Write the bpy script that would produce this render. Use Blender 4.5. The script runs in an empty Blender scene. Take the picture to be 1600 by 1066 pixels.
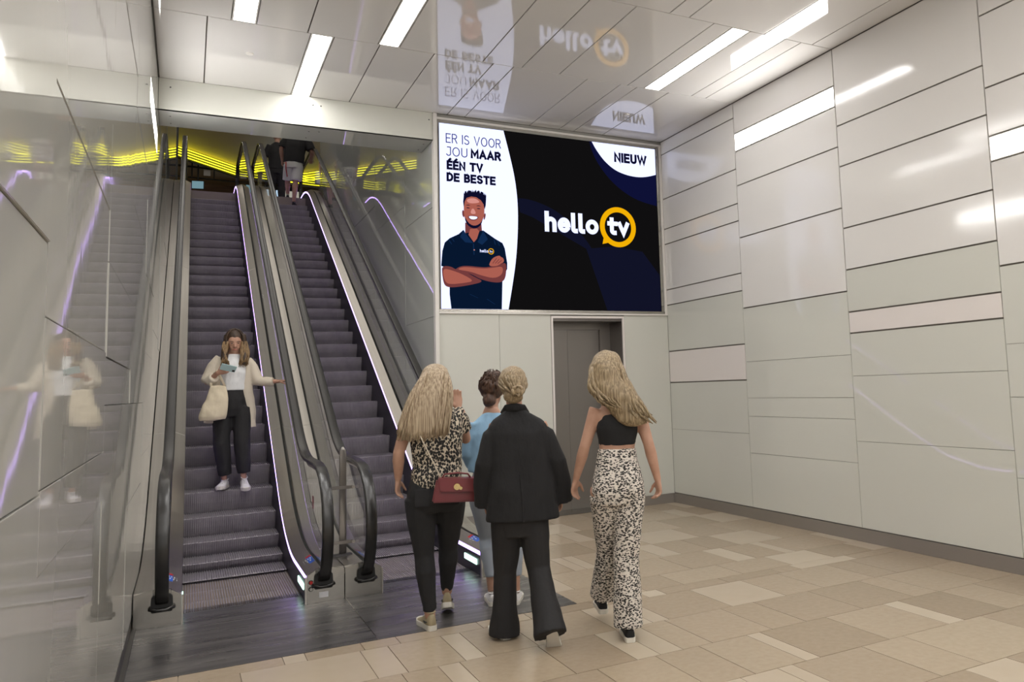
import bpy, bmesh, math, random
from mathutils import Vector, Matrix, noise
random.seed(7)
SC = bpy.context.scene
COL = SC.collection

# ------------------------------------------------------------------ camera
CAM_R = ((0.8758, -0.4814, -0.0370), (0.0170, 0.1072, -0.9941), (0.4826, 0.8699, 0.1020))
cd = bpy.data.cameras.new('camera'); cam = bpy.data.objects.new('camera', cd); COL.objects.link(cam)
r_, d_, f_ = [Vector(v).normalized() for v in CAM_R]
m = Matrix(((r_.x, -d_.x, -f_.x, 0), (r_.y, -d_.y, -f_.y, 0), (r_.z, -d_.z, -f_.z, 0), (0, 0, 0, 1)))
m.translation = (0, 0, 1.52)
cam.matrix_world = m
cd.sensor_width = 36; cd.lens = 1258.5 / 1600 * 36
cd.shift_x = (800 - 989.6) / 1600; cd.shift_y = (469.85 - 533) / 1600
cd.clip_start = 0.05; cd.clip_end = 200
SC.camera = cam

# ------------------------------------------------------------------ world, light, exposure
EXPOSURE = -0.10
LAMP = 24.0            # strength of the ceiling and wall light panels
w = bpy.data.worlds.new('world'); SC.world = w; w.use_nodes = True
w.node_tree.nodes['Background'].inputs[0].default_value = (0.97, 0.94, 0.90, 1)
w.node_tree.nodes['Background'].inputs[1].default_value = 1.35
SC.view_settings.view_transform = 'Standard'; SC.view_settings.look = 'None'
SC.view_settings.exposure = EXPOSURE; SC.view_settings.gamma = 1; SC.view_settings.use_curve_mapping = False
SC.cycles.max_bounces = 8; SC.cycles.transparent_max_bounces = 24
SC.cycles.sample_clamp_indirect = 6

# ------------------------------------------------------------------ materials
def mat(name, col, rough=0.5, metal=0.0, ior=1.5, emis=None, estr=0.0, coat=0.0, nz=None, bump=None, rvar=None, aniso=0.0, objrand=None):
    """nz=(scale xyz, colour2, lo, hi) noise mix; bump=(scale xyz, strength, distance)"""
    m = bpy.data.materials.new(name); m.use_nodes = True
    n = m.node_tree.nodes; l = m.node_tree.links; b = n['Principled BSDF']
    b.inputs['Base Color'].default_value = (*col, 1); b.inputs['Roughness'].default_value = rough
    b.inputs['Metallic'].default_value = metal; b.inputs['IOR'].default_value = ior
    b.inputs['Coat Weight'].default_value = coat; b.inputs['Anisotropic'].default_value = aniso
    if emis:
        b.inputs['Emission Color'].default_value = (*emis, 1); b.inputs['Emission Strength'].default_value = estr
    tc = n.new('ShaderNodeTexCoord')
    def noi(sc, det=4):
        mp = n.new('ShaderNodeMapping'); mp.inputs['Scale'].default_value = sc
        t = n.new('ShaderNodeTexNoise'); t.inputs['Scale'].default_value = 1; t.inputs['Detail'].default_value = det
        l.new(tc.outputs['Object'], mp.inputs[0]); l.new(mp.outputs[0], t.inputs[0]); return t
    out = None
    if objrand:
        oi = n.new('ShaderNodeObjectInfo'); cr = n.new('ShaderNodeValToRGB'); l.new(oi.outputs['Random'], cr.inputs[0])
        el = cr.color_ramp.elements
        while len(el) < len(objrand): el.new(0.5)
        for i, c in enumerate(objrand): el[i].position = i / (len(objrand) - 1); el[i].color = (*c, 1)
        out = cr.outputs[0]; l.new(out, b.inputs['Base Color'])
    if nz:
        t = noi(nz[0]); mr = n.new('ShaderNodeMapRange'); mr.inputs[1].default_value = nz[2]; mr.inputs[2].default_value = nz[3]
        l.new(t.outputs[0], mr.inputs[0]); mx = n.new('ShaderNodeMix'); mx.data_type = 'RGBA'
        if out:
            l.new(out, mx.inputs[6]); mx.blend_type = 'MULTIPLY'
        else:
            mx.inputs[6].default_value = (*col, 1)
        mx.inputs[7].default_value = (*nz[1], 1)
        l.new(mr.outputs[0], mx.inputs[0]); l.new(mx.outputs[2], b.inputs['Base Color'])
    if bump:
        t = noi(bump[0]); bp = n.new('ShaderNodeBump'); bp.inputs['Strength'].default_value = bump[1]; bp.inputs['Distance'].default_value = bump[2]
        l.new(t.outputs[0], bp.inputs['Height']); l.new(bp.outputs[0], b.inputs['Normal'])
    if rvar:
        t = noi(rvar[0]); mr = n.new('ShaderNodeMapRange'); mr.inputs[3].default_value = rvar[1]; mr.inputs[4].default_value = rvar[2]
        mr.inputs[1].default_value = 0.3; mr.inputs[2].default_value = 0.7
        l.new(t.outputs[0], mr.inputs[0]); l.new(mr.outputs[0], b.inputs['Roughness'])
    return m

def emat(name, col, s):
    m = bpy.data.materials.new(name); m.use_nodes = True; n = m.node_tree.nodes; n.remove(n['Principled BSDF'])
    e = n.new('ShaderNodeEmission'); e.inputs[0].default_value = (*col, 1); e.inputs[1].default_value = s
    m.node_tree.links.new(e.outputs[0], n['Material Output'].inputs[0]); return m

def glassmat(name, tint, refl=1.0, ior=1.5):
    m = bpy.data.materials.new(name); m.use_nodes = True; n = m.node_tree.nodes; l = m.node_tree.links; n.remove(n['Principled BSDF'])
    t = n.new('ShaderNodeBsdfTransparent'); t.inputs[0].default_value = (*tint, 1)
    g = n.new('ShaderNodeBsdfGlossy'); g.inputs['Roughness'].default_value = 0.01; g.inputs[0].default_value = (refl, refl, refl, 1)
    f = n.new('ShaderNodeFresnel'); f.inputs[0].default_value = ior; mx = n.new('ShaderNodeMixShader')
    ge = n.new('ShaderNodeNewGeometry'); ml = n.new('ShaderNodeMath'); ml.operation = 'MULTIPLY'; iv = n.new('ShaderNodeMath'); iv.operation = 'SUBTRACT'; iv.inputs[0].default_value = 1
    l.new(ge.outputs['Backfacing'], iv.inputs[1]); l.new(f.outputs[0], ml.inputs[0]); l.new(iv.outputs[0], ml.inputs[1])   # the pane's far face adds no second reflection
    l.new(ml.outputs[0], mx.inputs[0]); l.new(t.outputs[0], mx.inputs[1]); l.new(g.outputs[0], mx.inputs[2])
    l.new(mx.outputs[0], n['Material Output'].inputs[0]); return m

def spots(name, c1, c2, scale, thr, dist=0.35, rough=0.85):
    """animal print: dark blotches c2 on ground c1"""
    m = bpy.data.materials.new(name); m.use_nodes = True; n = m.node_tree.nodes; l = m.node_tree.links; b = n['Principled BSDF']
    tc = n.new('ShaderNodeTexCoord'); mp = n.new('ShaderNodeMapping'); mp.inputs['Scale'].default_value = scale
    nz = n.new('ShaderNodeTexNoise'); nz.inputs['Scale'].default_value = 1.7
    ad = n.new('ShaderNodeVectorMath'); ad.operation = 'MULTIPLY_ADD'; ad.inputs[1].default_value = (dist * 3,) * 3
    v = n.new('ShaderNodeTexVoronoi'); v.inputs['Scale'].default_value = 1
    l.new(tc.outputs['Object'], mp.inputs[0]); l.new(mp.outputs[0], nz.inputs[0]); l.new(nz.outputs['Color'], ad.inputs[0]); l.new(mp.outputs[0], ad.inputs[2])
    l.new(ad.outputs[0], v.inputs['Vector'])
    mr = n.new('ShaderNodeMapRange'); mr.inputs[1].default_value = thr - 0.06; mr.inputs[2].default_value = thr + 0.06
    l.new(v.outputs['Distance'], mr.inputs[0]); mx = n.new('ShaderNodeMix'); mx.data_type = 'RGBA'
    mx.inputs[6].default_value = (*c2, 1); mx.inputs[7].default_value = (*c1, 1)
    l.new(mr.outputs[0], mx.inputs[0]); l.new(mx.outputs[2], b.inputs['Base Color']); b.inputs['Roughness'].default_value = rough
    return m

M = {}
M['enamel'] = mat('white_enamel', (0.72, 0.70, 0.675), 0.10, ior=1.6, rvar=((3, 3, 3), 0.08, 0.12))
M['enamel_ceiling'] = mat('white_ceiling_enamel', (0.72, 0.70, 0.675), 0.05, ior=1.75)
M['enamel_pink'] = mat('warm_white_enamel', (0.73, 0.68, 0.65), 0.2, ior=1.5)
M['glass_panel'] = mat('back_painted_glass', (0.60, 0.60, 0.545), 0.03, ior=1.5, bump=((1.3, 1.3, 1.1), 0.06, 0.02))
M['glass_panel_b'] = mat('back_painted_glass_grey', (0.50, 0.52, 0.465), 0.035, ior=1.5, bump=((1.1, 1.1, 1.3), 0.10, 0.02))
M['glass_shaft'] = mat('shaft_glass', (0.50, 0.51, 0.47), 0.02, ior=1.7, bump=((0.9, 1.2, 0.8), 0.02, 0.02))
M['glass_left'] = mat('left_wall_glass', (0.44, 0.43, 0.395), 0.035, ior=1.6, bump=((1.2, 1.3, 0.6), 0.07, 0.02))
M['glass_edge'] = mat('glass_edge', (0.42, 0.52, 0.45), 0.2)
M['backing_green'] = mat('joint_backing_green', (0.56, 0.60, 0.55), 0.6)
M['backing'] = mat('joint_backing', (0.20, 0.18, 0.16), 0.8)
M['backing_light'] = mat('joint_backing_light', (0.34, 0.33, 0.30), 0.8)
M['white_trim'] = mat('white_painted_trim', (0.72, 0.69, 0.65), 0.4)
M['baseboard'] = mat('brushed_baseboard', (0.33, 0.305, 0.28), 0.38, metal=0.6, bump=((3, 3, 250), 0.1, 0.002))
M['steel'] = mat('brushed_steel', (0.58, 0.55, 0.50), 0.30, metal=1.0, nz=((30, 0.4, 1), (0.51, 0.48, 0.435), 0.3, 0.7))
M['steel_plate'] = mat('steel_cap_plate', (0.40, 0.38, 0.345), 0.24, metal=1.0)
M['steel_dark'] = mat('dark_steel', (0.10, 0.095, 0.10), 0.35, metal=0.8)
M['skirt'] = mat('skirt_panel', (0.035, 0.032, 0.042), 0.33, metal=0.5)
M['step'] = mat('step_aluminium', (0.34, 0.315, 0.33), 0.42, metal=0.4, nz=((8, 8, 8), (0.28, 0.26, 0.275), 0.4, 0.65))
M['rubber'] = mat('handrail_rubber', (0.014, 0.013, 0.012), 0.27, ior=1.55)
M['black'] = mat('black_plastic', (0.01, 0.01, 0.01), 0.45)
M['gasket'] = mat('gasket', (0.012, 0.012, 0.010), 0.6)
M['balu'] = glassmat('balustrade_glass', (0.975, 0.985, 0.98), 1.0, 1.45)
M['plate'] = mat('floor_plate_steel', (0.105, 0.10, 0.10), 0.30, metal=0.55, nz=((0.8, 14, 4), (0.165, 0.155, 0.15), 0.42, 0.62), rvar=((0.7, 9, 3), 0.2, 0.42))
M['plate_strip'] = mat('dark_edge_strip', (0.05, 0.045, 0.04), 0.45)
M['tile'] = mat('limestone', (0.45, 0.37, 0.28), 0.22, objrand=[(0.32, 0.25, 0.175), (0.40, 0.32, 0.23), (0.355, 0.28, 0.20), (0.43, 0.35, 0.255), (0.385, 0.305, 0.22)], nz=((26, 26, 26), (0.90, 0.88, 0.85), 0.3, 0.8))
M['tile_light'] = mat('pale_limestone', (0.52, 0.44, 0.33), 0.22, objrand=[(0.45, 0.37, 0.28), (0.50, 0.42, 0.32)], nz=((7, 7, 7), (0.95, 0.94, 0.92), 0.3, 0.9))
M['grout'] = mat('grout', (0.22, 0.17, 0.125), 0.8)
M['lamp'] = emat('lamp_diffuser', (1.0, 0.98, 0.955), LAMP)
M['fill_shaft'] = emat('shaft_fill', (1, .94, .86), 2.5)  # glow of the added fill strips over the escalator shaft
M['led'] = emat('violet_led', (0.54, 0.36, 1.0), 4.5)
M['led_dir'] = emat('direction_light', (0.62, 1.0, 0.82), 2.0)
M['neon'] = emat('yellow_neon', (1.0, 0.93, 0.03), 2.6)
M['elev'] = mat('elevator_steel', (0.24, 0.22, 0.205), 0.33, metal=0.7, bump=((200, 200, 2), 0.05, 0.001))
M['elev_dark'] = mat('elevator_recess', (0.18, 0.165, 0.155), 0.35, metal=0.7)
M['sticker'] = mat('blue_sticker', (0.02, 0.11, 0.55), 0.4)
M['sticker_w'] = mat('white_print', (0.75, 0.75, 0.78), 0.4)
M['red'] = mat('red_plastic', (0.50, 0.02, 0.02), 0.35)
M['wood'] = mat('brown_wood', (0.24, 0.135, 0.06), 0.5, nz=((1, 3, 14), (0.16, 0.085, 0.04), 0.4, 0.6))
M['upper_ceiling'] = mat('tan_ceiling', (0.55, 0.44, 0.28), 0.5)
M['upper_floor'] = mat('upper_floor', (0.28, 0.24, 0.20), 0.3)
M['dark'] = mat('dark_frame', (0.015, 0.014, 0.013), 0.4)

# people
M['skin'] = mat('skin', (0.47, 0.275, 0.195), 0.55, nz=((14, 14, 14), (0.41, 0.225, 0.155), 0.4, 0.7))
M['skin_b'] = mat('skin_b', (0.46, 0.26, 0.18), 0.55, nz=((14, 14, 14), (0.40, 0.21, 0.145), 0.4, 0.7))
def hairmat(name, a, b, sc=(130, 130, 5)):
    return mat(name, a, 0.5, nz=(sc, b, 0.36, 0.62), bump=((160, 160, 8), 0.35, 0.004))
M['hair_blonde'] = hairmat('blonde_hair', (0.47, 0.37, 0.25), (0.22, 0.155, 0.095))
M['hair_ash'] = hairmat('ash_blonde_hair', (0.34, 0.255, 0.15), (0.15, 0.105, 0.055))
M['hair_bun'] = hairmat('dark_blonde_hair', (0.34, 0.255, 0.155), (0.17, 0.12, 0.065))
M['hair_brown'] = hairmat('brown_hair', (0.095, 0.045, 0.025), (0.03, 0.015, 0.01))
M['hair_brunette'] = hairmat('brunette_hair', (0.075, 0.04, 0.02), (0.025, 0.014, 0.01))
M['hair_tips'] = hairmat('lightened_hair', (0.30, 0.19, 0.085), (0.14, 0.08, 0.035))
M['leopard'] = spots('leopard_print', (0.58, 0.50, 0.39), (0.012, 0.011, 0.012), (74, 74, 56), 0.60, 0.30)
M['tiger'] = spots('animal_print', (0.66, 0.61, 0.55), (0.02, 0.018, 0.018), (62, 62, 110), 0.50, 0.45)
M['denim_black'] = mat('black_denim', (0.014, 0.014, 0.016), 0.85, bump=((35, 35, 35), 0.2, 0.006))
M['black_cloth'] = mat('black_cloth', (0.013, 0.012, 0.013), 0.8, bump=((14, 14, 9), 0.3, 0.02))
M['black_wool'] = mat('black_blazer', (0.010, 0.0098, 0.011), 0.9, bump=((9, 9, 5), 0.5, 0.03))
M['black_knit'] = mat('black_knit', (0.010, 0.010, 0.011), 0.9, bump=((300, 300, 40), 0.3, 0.003))
M['blue_shirt'] = mat('blue_shirt', (0.24, 0.40, 0.56), 0.85, bump=((14, 14, 8), 0.35, 0.02))
M['pale_jeans'] = mat('pale_jeans', (0.32, 0.36, 0.42), 0.85)
M['cream'] = mat('cream_coat', (0.60, 0.53, 0.43), 0.85, bump=((12, 12, 6), 0.4, 0.02))
M['canvas'] = mat('cream_canvas', (0.66, 0.57, 0.42), 0.85, bump=((14, 14, 10), 0.4, 0.02))
M['white_tee'] = mat('white_tee', (0.72, 0.72, 0.72), 0.8, bump=((16, 16, 8), 0.3, 0.02))
M['white_shorts'] = mat('white_shorts', (0.62, 0.62, 0.58), 0.8, bump=((12, 12, 8), 0.3, 0.02))
M['white_shoe'] = mat('white_shoe', (0.70, 0.68, 0.68), 0.5)
M['sole'] = mat('sole_white', (0.66, 0.63, 0.56), 0.5)
M['beige_shoe'] = mat('beige_suede', (0.36, 0.30, 0.19), 0.75)
M['grey_shoe'] = mat('grey_mesh', (0.36, 0.33, 0.28), 0.75)
M['dark_shoe'] = mat('black_canvas', (0.012, 0.012, 0.014), 0.8)
M['bag'] = mat('burgundy_leather', (0.15, 0.018, 0.022), 0.36, bump=((26, 26, 26), 0.15, 0.004))
M['bag_flap'] = mat('burgundy_leather_flap', (0.17, 0.025, 0.03), 0.34)
M['gold'] = mat('gold_metal', (0.75, 0.58, 0.28), 0.25, metal=1.0)
M['chain'] = mat('pale_chain', (0.62, 0.55, 0.44), 0.4, metal=0.5)
M['phone'] = mat('pale_phone_case', (0.45, 0.62, 0.62), 0.3)
M['lips'] = mat('lips', (0.42, 0.12, 0.10), 0.45)
M['eye'] = mat('eye_dark', (0.03, 0.02, 0.015), 0.3)
M['flower'] = spots('flower_dress', (0.30, 0.24, 0.24), (0.07, 0.05, 0.05), (30, 30, 30), 0.5)

# ------------------------------------------------------------------ mesh helpers
class MB:
    def __init__(s): s.v = []; s.f = []
    def add(s, vs, fs):
        o = len(s.v); s.v += [tuple(v) for v in vs]; s.f += [tuple(i + o for i in f) for f in fs]; return s
    def box(s, x0, x1, y0, y1, z0, z1):
        return s.add([(x0, y0, z0), (x1, y0, z0), (x1, y1, z0), (x0, y1, z0), (x0, y0, z1), (x1, y0, z1), (x1, y1, z1), (x0, y1, z1)],
                     [(0, 3, 2, 1), (4, 5, 6, 7), (0, 1, 5, 4), (1, 2, 6, 5), (2, 3, 7, 6), (3, 0, 4, 7)])
    def prism(s, poly, axis, a, b):
        """poly of 2D points extruded along axis from a to b"""
        n = len(poly)
        def P(p, t):
            return {'x': (t, p[0], p[1]), 'y': (p[0], t, p[1]), 'z': (p[0], p[1], t)}[axis]
        vs = [P(p, a) for p in poly] + [P(p, b) for p in poly]
        fs = [tuple(range(n)), tuple(range(2 * n - 1, n - 1, -1))] + [(i, (i + 1) % n, n + (i + 1) % n, n + i) for i in range(n)]
        return s.add(vs, fs)
    def grid(s, rows, closed=False, caps=False):
        """rows: list of equal-length point lists"""
        n = len(rows[0]); vs = [p for r in rows for p in r]; fs = []
        for i in range(len(rows) - 1):
            for j in range(n if closed else n - 1):
                k = (j + 1) % n
                fs.append((i * n + j, i * n + k, (i + 1) * n + k, (i + 1) * n + j))
        if caps: fs.append(tuple(range(n - 1, -1, -1))); fs.append(tuple((len(rows) - 1) * n + j for j in range(n)))
        return s.add(vs, fs)
    def tube(s, pts, rad, ax=(1, 0, 0), n=14, caps=True, e=2.0):
        """loft of ellipses; rad: list of r or (a,b), a along ax"""
        pts = [Vector(p) for p in pts]; rows = []; ax = Vector(ax)
        for i, p in enumerate(pts):
            t = (pts[min(i + 1, len(pts) - 1)] - pts[max(i - 1, 0)]).normalized()
            A = ax - t * ax.dot(t)
            if A.length < 0.05: A = Vector((0, 1, 0)) - t * t.y
            A.normalize(); B = t.cross(A)
            r = rad[i] if isinstance(rad, (list, tuple)) else rad
            a, b = r if isinstance(r, tuple) else (r, r)
            row = []
            for k in range(n):
                th = 2 * math.pi * k / n; c, q = math.cos(th), math.sin(th)
                c = math.copysign(abs(c) ** (2 / e), c); q = math.copysign(abs(q) ** (2 / e), q)
                row.append(p + A * a * c + B * b * q)
            rows.append(row)
        return s.grid(rows, True, caps)
    def hs(s, secs, n=20, e=2.2):
        """horizontal elliptic sections (z,cx,cy,a,b)"""
        rows = []
        for z, cx, cy, a, b in secs:
            row = []
            for k in range(n):
                th = 2 * math.pi * k / n; c, q = math.cos(th), math.sin(th)
                c = math.copysign(abs(c) ** (2 / e), c); q = math.copysign(abs(q) ** (2 / e), q)
                row.append((cx + a * c, cy + b * q, z))
            rows.append(row)
        return s.grid(rows, True, True)
    def ball(s, c, r, n=14, m=9):
        r = r if isinstance(r, tuple) else (r, r, r); rows = []
        for i in range(1, m):
            ph = math.pi * i / m
            rows.append([(c[0] + r[0] * math.sin(ph) * math.cos(2 * math.pi * k / n), c[1] + r[1] * math.sin(ph) * math.sin(2 * math.pi * k / n), c[2] + r[2] * math.cos(ph)) for k in range(n)])
        return s.grid(rows, True, True)
    def build(s, name, mt, parent=None, smooth=False, bevel=0, sub=0, recalc=True):
        me = bpy.data.meshes.new(name); me.from_pydata(s.v, [], s.f)
        if recalc:
            bm = bmesh.new(); bm.from_mesh(me); bmesh.ops.recalc_face_normals(bm, faces=bm.faces)
            if bevel: bmesh.ops.bevel(bm, geom=[e for e in bm.edges], offset=bevel, segments=2, affect='EDGES', clamp_overlap=True)
            bm.to_mesh(me); bm.free()
        o = bpy.data.objects.new(name, me); COL.objects.link(o)
        if mt: me.materials.append(M[mt] if isinstance(mt, str) else mt)
        if smooth:
            for p in me.polygons: p.use_smooth = True
        if parent: o.parent = parent
        return o

JOBS = []
def fuse(mb, name, mt, parent, vox=0.008, it=3, fold=None):
    """voxel-unite overlapping volumes into one smooth surface (all jobs are worked off together at the end)"""
    o = mb.build(name, mt, parent, recalc=True)
    r = o.modifiers.new('r', 'REMESH'); r.mode = 'VOXEL'; r.voxel_size = vox; r.use_smooth_shade = True
    sm = o.modifiers.new('s', 'SMOOTH'); sm.factor = 0.5; sm.iterations = it
    JOBS.append((o, fold)); return o
def fuse_all():
    vl = bpy.context.view_layer; vl.update(); dg = bpy.context.evaluated_depsgraph_get()
    res = [bpy.data.meshes.new_from_object(o.evaluated_get(dg)) for o, _ in JOBS]
    for (o, fold), me in zip(JOBS, res):
        old = o.data; o.modifiers.clear(); o.data = me; nm = old.name; bpy.data.meshes.remove(old); me.name = nm
        if fold:
            amp, sc = fold
            nrm = [v.normal.copy() for v in me.vertices]; co = []
            for v, n in zip(me.vertices, nrm):
                p = Vector((v.co.x * sc[0], v.co.y * sc[1], v.co.z * sc[2]))
                co.extend(v.co + n * amp * (noise.noise(p) + 0.5 * noise.noise(p * 2.3)))
            me.vertices.foreach_set('co', co)
        me.polygons.foreach_set('use_smooth', [True] * len(me.polygons)); me.update()

def tag(o, label=None, cat=None, group=None, kind=None):
    if label: o['label'] = label
    if cat: o['category'] = cat
    if group: o['group'] = group
    if kind: o['kind'] = kind
    return o
def empty(name, loc=(0, 0, 0), rz=0.0, label=None, cat=None, group=None, kind=None):
    o = bpy.data.objects.new(name, None); COL.objects.link(o); o.location = loc; o.rotation_euler = (0, 0, rz)
    o.empty_display_size = 0.1
    return tag(o, label, cat, group, kind)
def put(o, loc):     # mesh object origin at loc, keeping geometry
    o.data.transform(Matrix.Translation(-Vector(loc))); o.location = loc; return o

# ================================================================== SETTING
XL, XR, YB, ZC = -0.30, 5.44, 8.91, 4.687
BAYS = [8.91, 7.28, 5.64, 4.00, 2.36, 0.72, -0.92, -2.56, -4.2, -5.84]

# ---- floor: slab + limestone tiles laid one by one
fl = MB().box(XL - .03, XR, -5.84, YB + .4, -0.12, -0.006)
fl = tag(fl.build('floor', 'grout'), kind='structure')
rows = [(-5.84, 1.30), (1.30, 1.90), (1.90, 2.43), (2.43, 2.97), (2.97, 3.53), (3.53, 4.07), (4.07, 4.62), (4.62, 5.16), (5.16, 5.32), (5.32, 5.70), (5.70, 6.24), (6.24, 6.79), (6.79, 7.33), (7.33, 7.88), (7.88, 8.42), (8.42, 8.91)]
JO = {2.97: [0.3, .85, 1.2, 1.75, 2.05, 2.50, 2.74, 2.84, 3.34, 3.66, 4.34, 4.75, 4.9],
      3.53: [0.2, .75, 1.3, 1.42, 1.95, 2.31, 2.60, 2.94, 3.04, 3.56, 4.06, 4.20, 4.61, 4.95],
      4.07: [0.1, .55, 1.04, 1.24, 1.36, 1.83, 2.20, 2.35, 2.50, 2.70, 3.14, 3.41, 3.89, 4.37, 4.6, 5.1],
      4.62: [.08, .28, .92, 1.08, 1.40, 1.52, 1.84, 2.36, 2.62, 2.74, 3.24, 3.70, 4.05, 4.55, 4.8],
      5.16: [-.02, .51, .63, .95, 1.16, 1.68, 2.01, 2.5, 2.9, 3.05, 3.6, 4.1, 4.3, 4.9]}
rt = random.Random(5)
def tile(x0, x1, y0, y1):
    g = .0022; t = rt.uniform(0, .0008)
    o = MB().box(x0 + g, x1 - g, y0 + g, y1 - g, -0.006, t).build('floor_tile', 'tile_light' if (x1 - x0 < .17 or rt.random() < .16) else 'tile', fl)
for y0, y1 in rows:
    if y0 < -5:
        MB().box(XL, XR, y0, y1, -.006, 0).build('floor_slab', 'tile', fl); continue
    xs0 = XL if y1 < 5.33 else 2.41
    if y1 > 8.9: xs0 = 2.44
    if y0 in JO: js = list(JO[y0])
    else:
        js = []; x = xs0 + rt.uniform(.15, .5)
        while x < XR - .12:
            js.append(x); x += rt.choice([.11, .2, .32, .45, .5, .55, .62])
    xs = [xs0] + [x for x in js if xs0 + .05 < x < XR - .05] + [XR]
    for a, b in zip(xs, xs[1:]): tile(a, b, y0, y1)

# ---- wall panels
def panels(parent, axis, plane, out, c0, c1, zs, kinds, prefix='wall_panel', proud=None):
    """zs descending joint heights incl. top and bottom; kinds per panel: e enamel, p pink, g glass, L light, l left glass, s shaft"""
    for i in range(len(zs) - 1):
        k = kinds[i]; zt, zb = zs[i], zs[i + 1]
        gt = .0015 if (k in 'gls' and i > 0 and kinds[i - 1] in 'gls') else .007
        gb = .0015 if (k in 'gls' and i < len(kinds) - 1 and kinds[i + 1] in 'gls') else .007
        gs = .002 if k in 'gls' else .005
        d = .018 + (proud[i] if proud else 0)
        a, b = (plane, plane + out * d) if out > 0 else (plane + out * d, plane)
        if k == 'L': continue
        mt = {'e': 'enamel', 'p': 'enamel_pink', 'g': 'glass_panel', 'h': 'glass_panel_b', 'l': 'glass_left', 's': 'glass_shaft'}[k]
        MB().box(a, b, c0 + gs, c1 - gs, zb + gb, zt - gt).build(prefix, mt, parent, bevel=.0015)
def wall_light(x, out, y0, y1, z0, z1, lab, grp):
    t = empty('wall_light', (x, (y0 + y1) / 2, z0), 0, lab, 'light', grp)
    a, b = (x, x + out * .019) if out > 0 else (x + out * .019, x)
    c = (t.location.x, t.location.y, t.location.z)
    def bb(mb, n, m_):
        o = mb.build(n, m_, t); o.data.transform(Matrix.Translation(-Vector(c))); return o
    fr = MB(); w_ = .012
    fr.box(a, b, y0 + .004, y1 - .004, z1 - w_, z1 - .004); fr.box(a, b, y0 + .004, y1 - .004, z0 + .004, z0 + w_)
    fr.box(a, b, y0 + .004, y0 + w_, z0 + w_, z1 - w_); fr.box(a, b, y1 - w_, y1 - .004, z0 + w_, z1 - w_)
    bb(fr, 'frame', 'white_trim')
    e = x + out * .014
    bb(MB().box(min(x, e), max(x, e), y0 + w_, y1 - w_, z0 + w_, z1 - w_), 'diffuser', 'lamp')

RX = XR + .018
wr = tag(MB().box(RX, RX + .1, -5.84, YB + .1, 0, ZC + .1).build('wall_right', 'backing'), kind='structure')
ZB = .118
cols = [([ZC, 4.51, 3.91, 3.51, 3.31, 2.71, 2.51, 1.91, 1.51, .92, ZB], 'eeeeeegpgg'),
        ([ZC, 4.32, 4.11, 3.71, 3.11, 2.31, 1.71, 1.31, 1.11, .71, ZB], 'eLeeeggggg'),
        ([ZC, 3.91, 3.51, 2.91, 2.51, 2.11, 1.91, 1.51, .91, ZB], 'eeeegpggg'),
        ([ZC, 4.31, 3.72, 3.33, 3.13, 2.31, 1.71, 1.31, .71, ZB], 'eeeLegggg')]
for i in range(9):
    zs, ks = cols[i % 4]
    panels(wr, 'x', RX, -1, BAYS[i + 1], BAYS[i], zs, ks)
GL = 'light panels set in the right wall'
wall_light(RX, -1, BAYS[2], BAYS[1], 4.11, 4.32, 'bright wall light strip nearest the video screen, high on the right wall', GL)
wall_light(RX, -1, BAYS[4], BAYS[3], 3.13, 3.33, 'bright wall light strip at the right edge of the photo, lower than the other one', GL)
wall_light(RX, -1, BAYS[6], BAYS[5], 4.11, 4.32, 'bright wall light strip on the right wall beside the viewer, out of frame', GL)
wall_light(RX, -1, BAYS[8], BAYS[7], 3.13, 3.33, 'bright wall light strip on the right wall behind the viewer, out of frame', GL)
bs = tag(MB().box(XR - .012, XR + .02, -5.84, YB, 0, ZB).build('baseboard_right', 'baseboard', bevel=.002), kind='structure')

LX = XL - .02
wl = tag(MB().box(LX - .1, LX, -5.84, YB + .02, 0, ZC + .1).build('wall_left', 'backing_green'), kind='structure')
lcols = [([ZC, 4.51, 4.12, 3.90, 3.11, 2.51, 1.91, 1.11, .10], 'llLlllll', [0, 0, 0, 0, .002, 0, .002, 0]),
         ([ZC, 3.91, 3.31, 2.71, 2.11, 1.51, .91, .10], 'lllllll', [0, .002, 0, 0, .003, 0, .002]),
         ([ZC, 3.51, 2.71, 2.11, 1.71, 1.51, .71, .10], 'lllllll', [.002, 0, .002, .004, 0, .002, 0]),
         ([ZC, 3.12, 2.33, 1.73, 1.32, 1.12, .41, .10], 'lllllll', [0, .002, 0, .002, .003, 0, .002]),
         ([ZC, 3.31, 2.51, 1.91, 1.31, .71, .10], 'llllll', [.003, 0, .006, 0, .003, 0])]
for i in range(9):
    zs, ks, pr_ = lcols[i % 5]
    panels(wl, 'x', LX, 1, BAYS[i + 1], BAYS[i], zs, ks, proud=pr_)
GL2 = 'light panels set in the left wall'
wall_light(LX, 1, BAYS[1], BAYS[0], 3.90, 4.12, 'thin bright wall light strip high on the left wall beside the escalator opening', GL2)
wall_light(LX, 1, BAYS[6], BAYS[5], 3.90, 4.12, 'bright wall light strip on the left wall beside the viewer, out of frame', GL2)
tag(MB().box(XL - .03, XL + .022, -5.84, 6.52, 0, .012).build('baseboard_left', 'plate_strip'), kind='structure')
tag(MB().box(LX - .01, XL - .004, -5.84, 8.9, .012, .1).build('trim_1', 'plate_strip'), kind='structure')

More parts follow.
